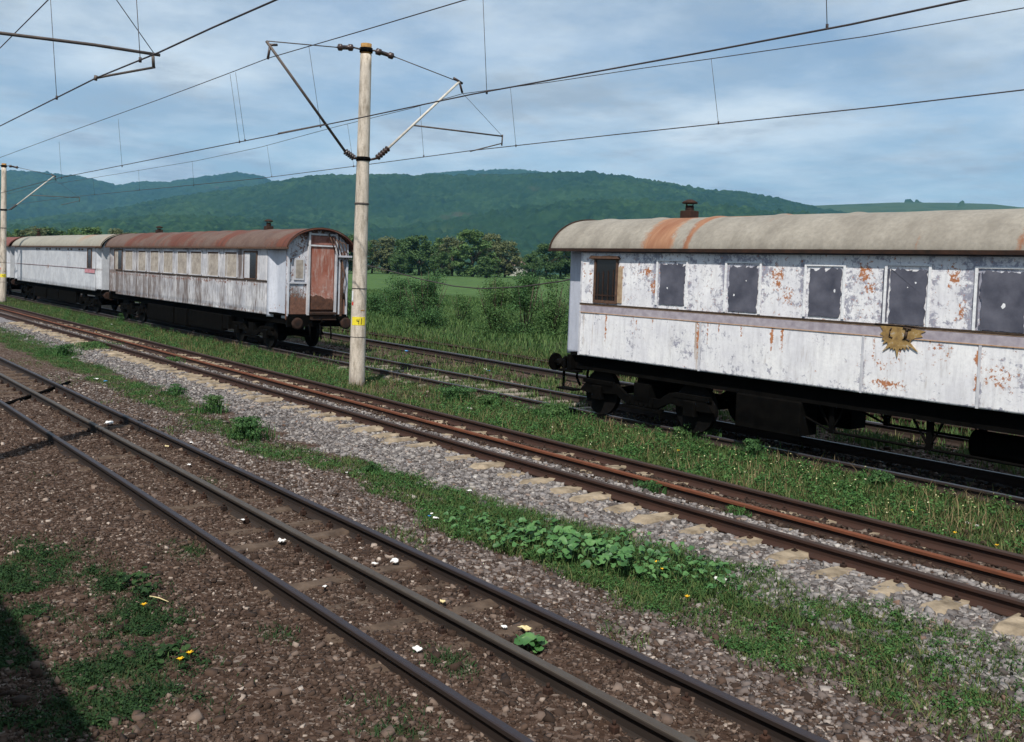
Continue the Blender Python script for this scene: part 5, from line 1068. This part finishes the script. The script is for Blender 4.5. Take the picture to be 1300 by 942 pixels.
m=N('hill_forest',.95,.05); v=m.pos(); A=m.attr('zone'); n1=m.noise(v,.035,5,.7); n2=m.noise(v,.004,4,.6); n3=m.noise(v,.09,3,.6)
c=m.ramp(m.math('ADD',m.math('MULTIPLY',n1,.7),m.math('MULTIPLY',n3,.3)),[(.36,(.005,.018,.012)),(.5,(.015,.039,.019)),(.64,(.040,.076,.032))])
c=m.mix(m.ramp(n2,[(.42,0.),(.62,.4)]),c,(.038,.075,.026)); n4=m.noise(v,.0016,5,.6); c=m.mix(m.ramp(n4,[(.45,0.),(.6,.55)]),c,(.010,.030,.019)); c=m.mix(m.ramp(n2,[(.66,0.),(.72,.6)]),c,(.055,.05,.032))
gr=m.ramp(m.noise(v,.006,5,.6),[(.35,(.028,.055,.024)),(.55,(.05,.078,.034)),(.7,(.034,.06,.026))]); c=m.mix(A[0],gr,c); m.color(c)
ho=fast('hills',np.stack([Xh.ravel(),Yh.ravel(),Zf.ravel()],1),HF,m.m,None,False,{'zone':np.stack([Fo.ravel()]*2,1)}); tag(ho,kind='structure')

# ---------------------------------------------------------------- haze
hz=MB().box(-9000,3500,-3000,9000,-6,900); 
mh=bpy.data.materials.new('haze_air'); mh.use_nodes=True; nt=mh.node_tree; nt.nodes.remove(nt.nodes['Principled BSDF']); pv=nt.nodes.new('ShaderNodeVolumePrincipled')
pv.inputs['Color'].default_value=(.26,.60,1,1); pv.inputs['Density'].default_value=HAZE_D if 'HAZE_D' in globals() else 6.2e-5; pv.inputs['Anisotropy'].default_value=.2
nt.links.new(pv.outputs[0],nt.nodes['Material Output'].inputs['Volume'])
ho2=hz.build('haze',mh); tag(ho2,kind='stuff',label='thin blue air between the tracks and the hills',cat='haze')

# ---------------------------------------------------------------- light, sky
sd=np.array([.42,-.52,.86]); sd/=np.linalg.norm(sd); el=math.asin(sd[2]); rot=math.atan2(sd[0],sd[1])
ld=bpy.data.lights.new('sun','SUN'); ld.energy=5.0; ld.angle=math.radians(.6); ld.color=(1,.95,.87); lo=bpy.data.objects.new('sun',ld); COL.objects.link(lo)
lo.rotation_euler=Vector(sd).to_track_quat('Z','Y').to_euler(); lo.location=(0,0,50)
W=bpy.data.worlds.new('World'); S.world=W; W.use_nodes=True; nt=W.node_tree; bg=nt.nodes['Background']; bg.inputs['Strength'].default_value=.1
sky=nt.nodes.new('ShaderNodeTexSky'); sky.sky_type='NISHITA'; sky.sun_disc=False; sky.sun_elevation=el; sky.sun_rotation=rot; sky.air_density=1.0; sky.dust_density=.6; sky.ozone_density=2.
def nn(t): return nt.nodes.new(t)
tc=nn('ShaderNodeTexCoord'); sep=nn('ShaderNodeSeparateXYZ'); nt.links.new(tc.outputs['Generated'],sep.inputs[0])
def mth(op,a,b=None):
    m_=nn('ShaderNodeMath'); m_.operation=op
    for i_,v_ in enumerate((a,b)):
        if v_ is None: continue
        if isinstance(v_,(int,float)): m_.inputs[i_].default_value=v_
        else: nt.links.new(v_,m_.inputs[i_])
    return m_.outputs[0]
den=mth('ADD',mth('MAXIMUM',sep.outputs['Z'],0.),.10)
cx=mth('DIVIDE',sep.outputs['X'],den); cy=mth('DIVIDE',sep.outputs['Y'],den); cb=nn('ShaderNodeCombineXYZ'); nt.links.new(cx,cb.inputs[0]); nt.links.new(cy,cb.inputs[1])
def wn(scale,det,off,rough=.55,dist=0.):
    mp=nn('ShaderNodeMapping'); mp.inputs['Location'].default_value=(off,off*.7,0); nt.links.new(cb.outputs[0],mp.inputs['Vector'])
    n_=nn('ShaderNodeTexNoise'); n_.inputs['Scale'].default_value=scale; n_.inputs['Detail'].default_value=det; n_.inputs['Roughness'].default_value=rough; n_.inputs['Distortion'].default_value=dist; nt.links.new(mp.outputs[0],n_.inputs['Vector']); return n_.outputs['Fac']
def rp(f,stops):
    r=nn('ShaderNodeValToRGB'); e=r.color_ramp.elements
    while len(e)<len(stops): e.new(.5)
    for i_,(p_,c_) in enumerate(stops): e[i_].position=p_; e[i_].color=(*c_,1) if hasattr(c_,'__len__') else (c_,c_,c_,1)
    nt.links.new(f,r.inputs[0]); return r.outputs[0]
def mx(f,a,b):
    m_=nn('ShaderNodeMix'); m_.data_type='RGBA'
    for idx,v_ in ((0,f),(6,a),(7,b)):
        if isinstance(v_,(int,float)): m_.inputs[idx].default_value=v_
        elif isinstance(v_,tuple): m_.inputs[idx].default_value=(*v_,1)
        else: nt.links.new(v_,m_.inputs[idx])
    return m_.outputs[2]
skm=nn('ShaderNodeMix'); skm.data_type='RGBA'; skm.blend_type='MULTIPLY'; skm.inputs[0].default_value=1; nt.links.new(sky.outputs[0],skm.inputs[6]); skm.inputs[7].default_value=(.86,.96,1.0,1)
big=rp(wn(.55,8,3.1,.62,0.),[(.40,0.),(.60,1.)]); wisp=rp(wn(1.1,8,11.,.66,.2),[(.34,0.),(.66,1.)]); shade=rp(wn(1.0,7,29.,.6,0.),[(.40,0.),(.60,1.)])
cov=mth('ADD',mth('ADD',mth('MULTIPLY',big,.50),mth('MULTIPLY',wisp,.22)),.27)
ccol=mx(shade,(7.6,8.4,8.9),(4.2,5.1,6.0))
gp2=rp(wn(1.5,7,41.,.62,.1),[(.50,0.),(.66,1.)]); ccol=mx(mth('MULTIPLY',gp2,.75),ccol,(3.7,4.4,5.15)); cov=mth('MINIMUM',mth('ADD',cov,mth('MULTIPLY',gp2,.40)),1.); fin=mx(cov,skm.outputs[2],ccol); nt.links.new(fin,bg.inputs['Color'])
# ---------------------------------------------------------------- render settings
S.render.engine='CYCLES'; S.view_settings.view_transform='Standard'; S.view_settings.look='None'; S.view_settings.gamma=1; S.view_settings.exposure=0.12
S.cycles.max_bounces=6; S.cycles.volume_bounces=1; S.cycles.transparent_max_bounces=8
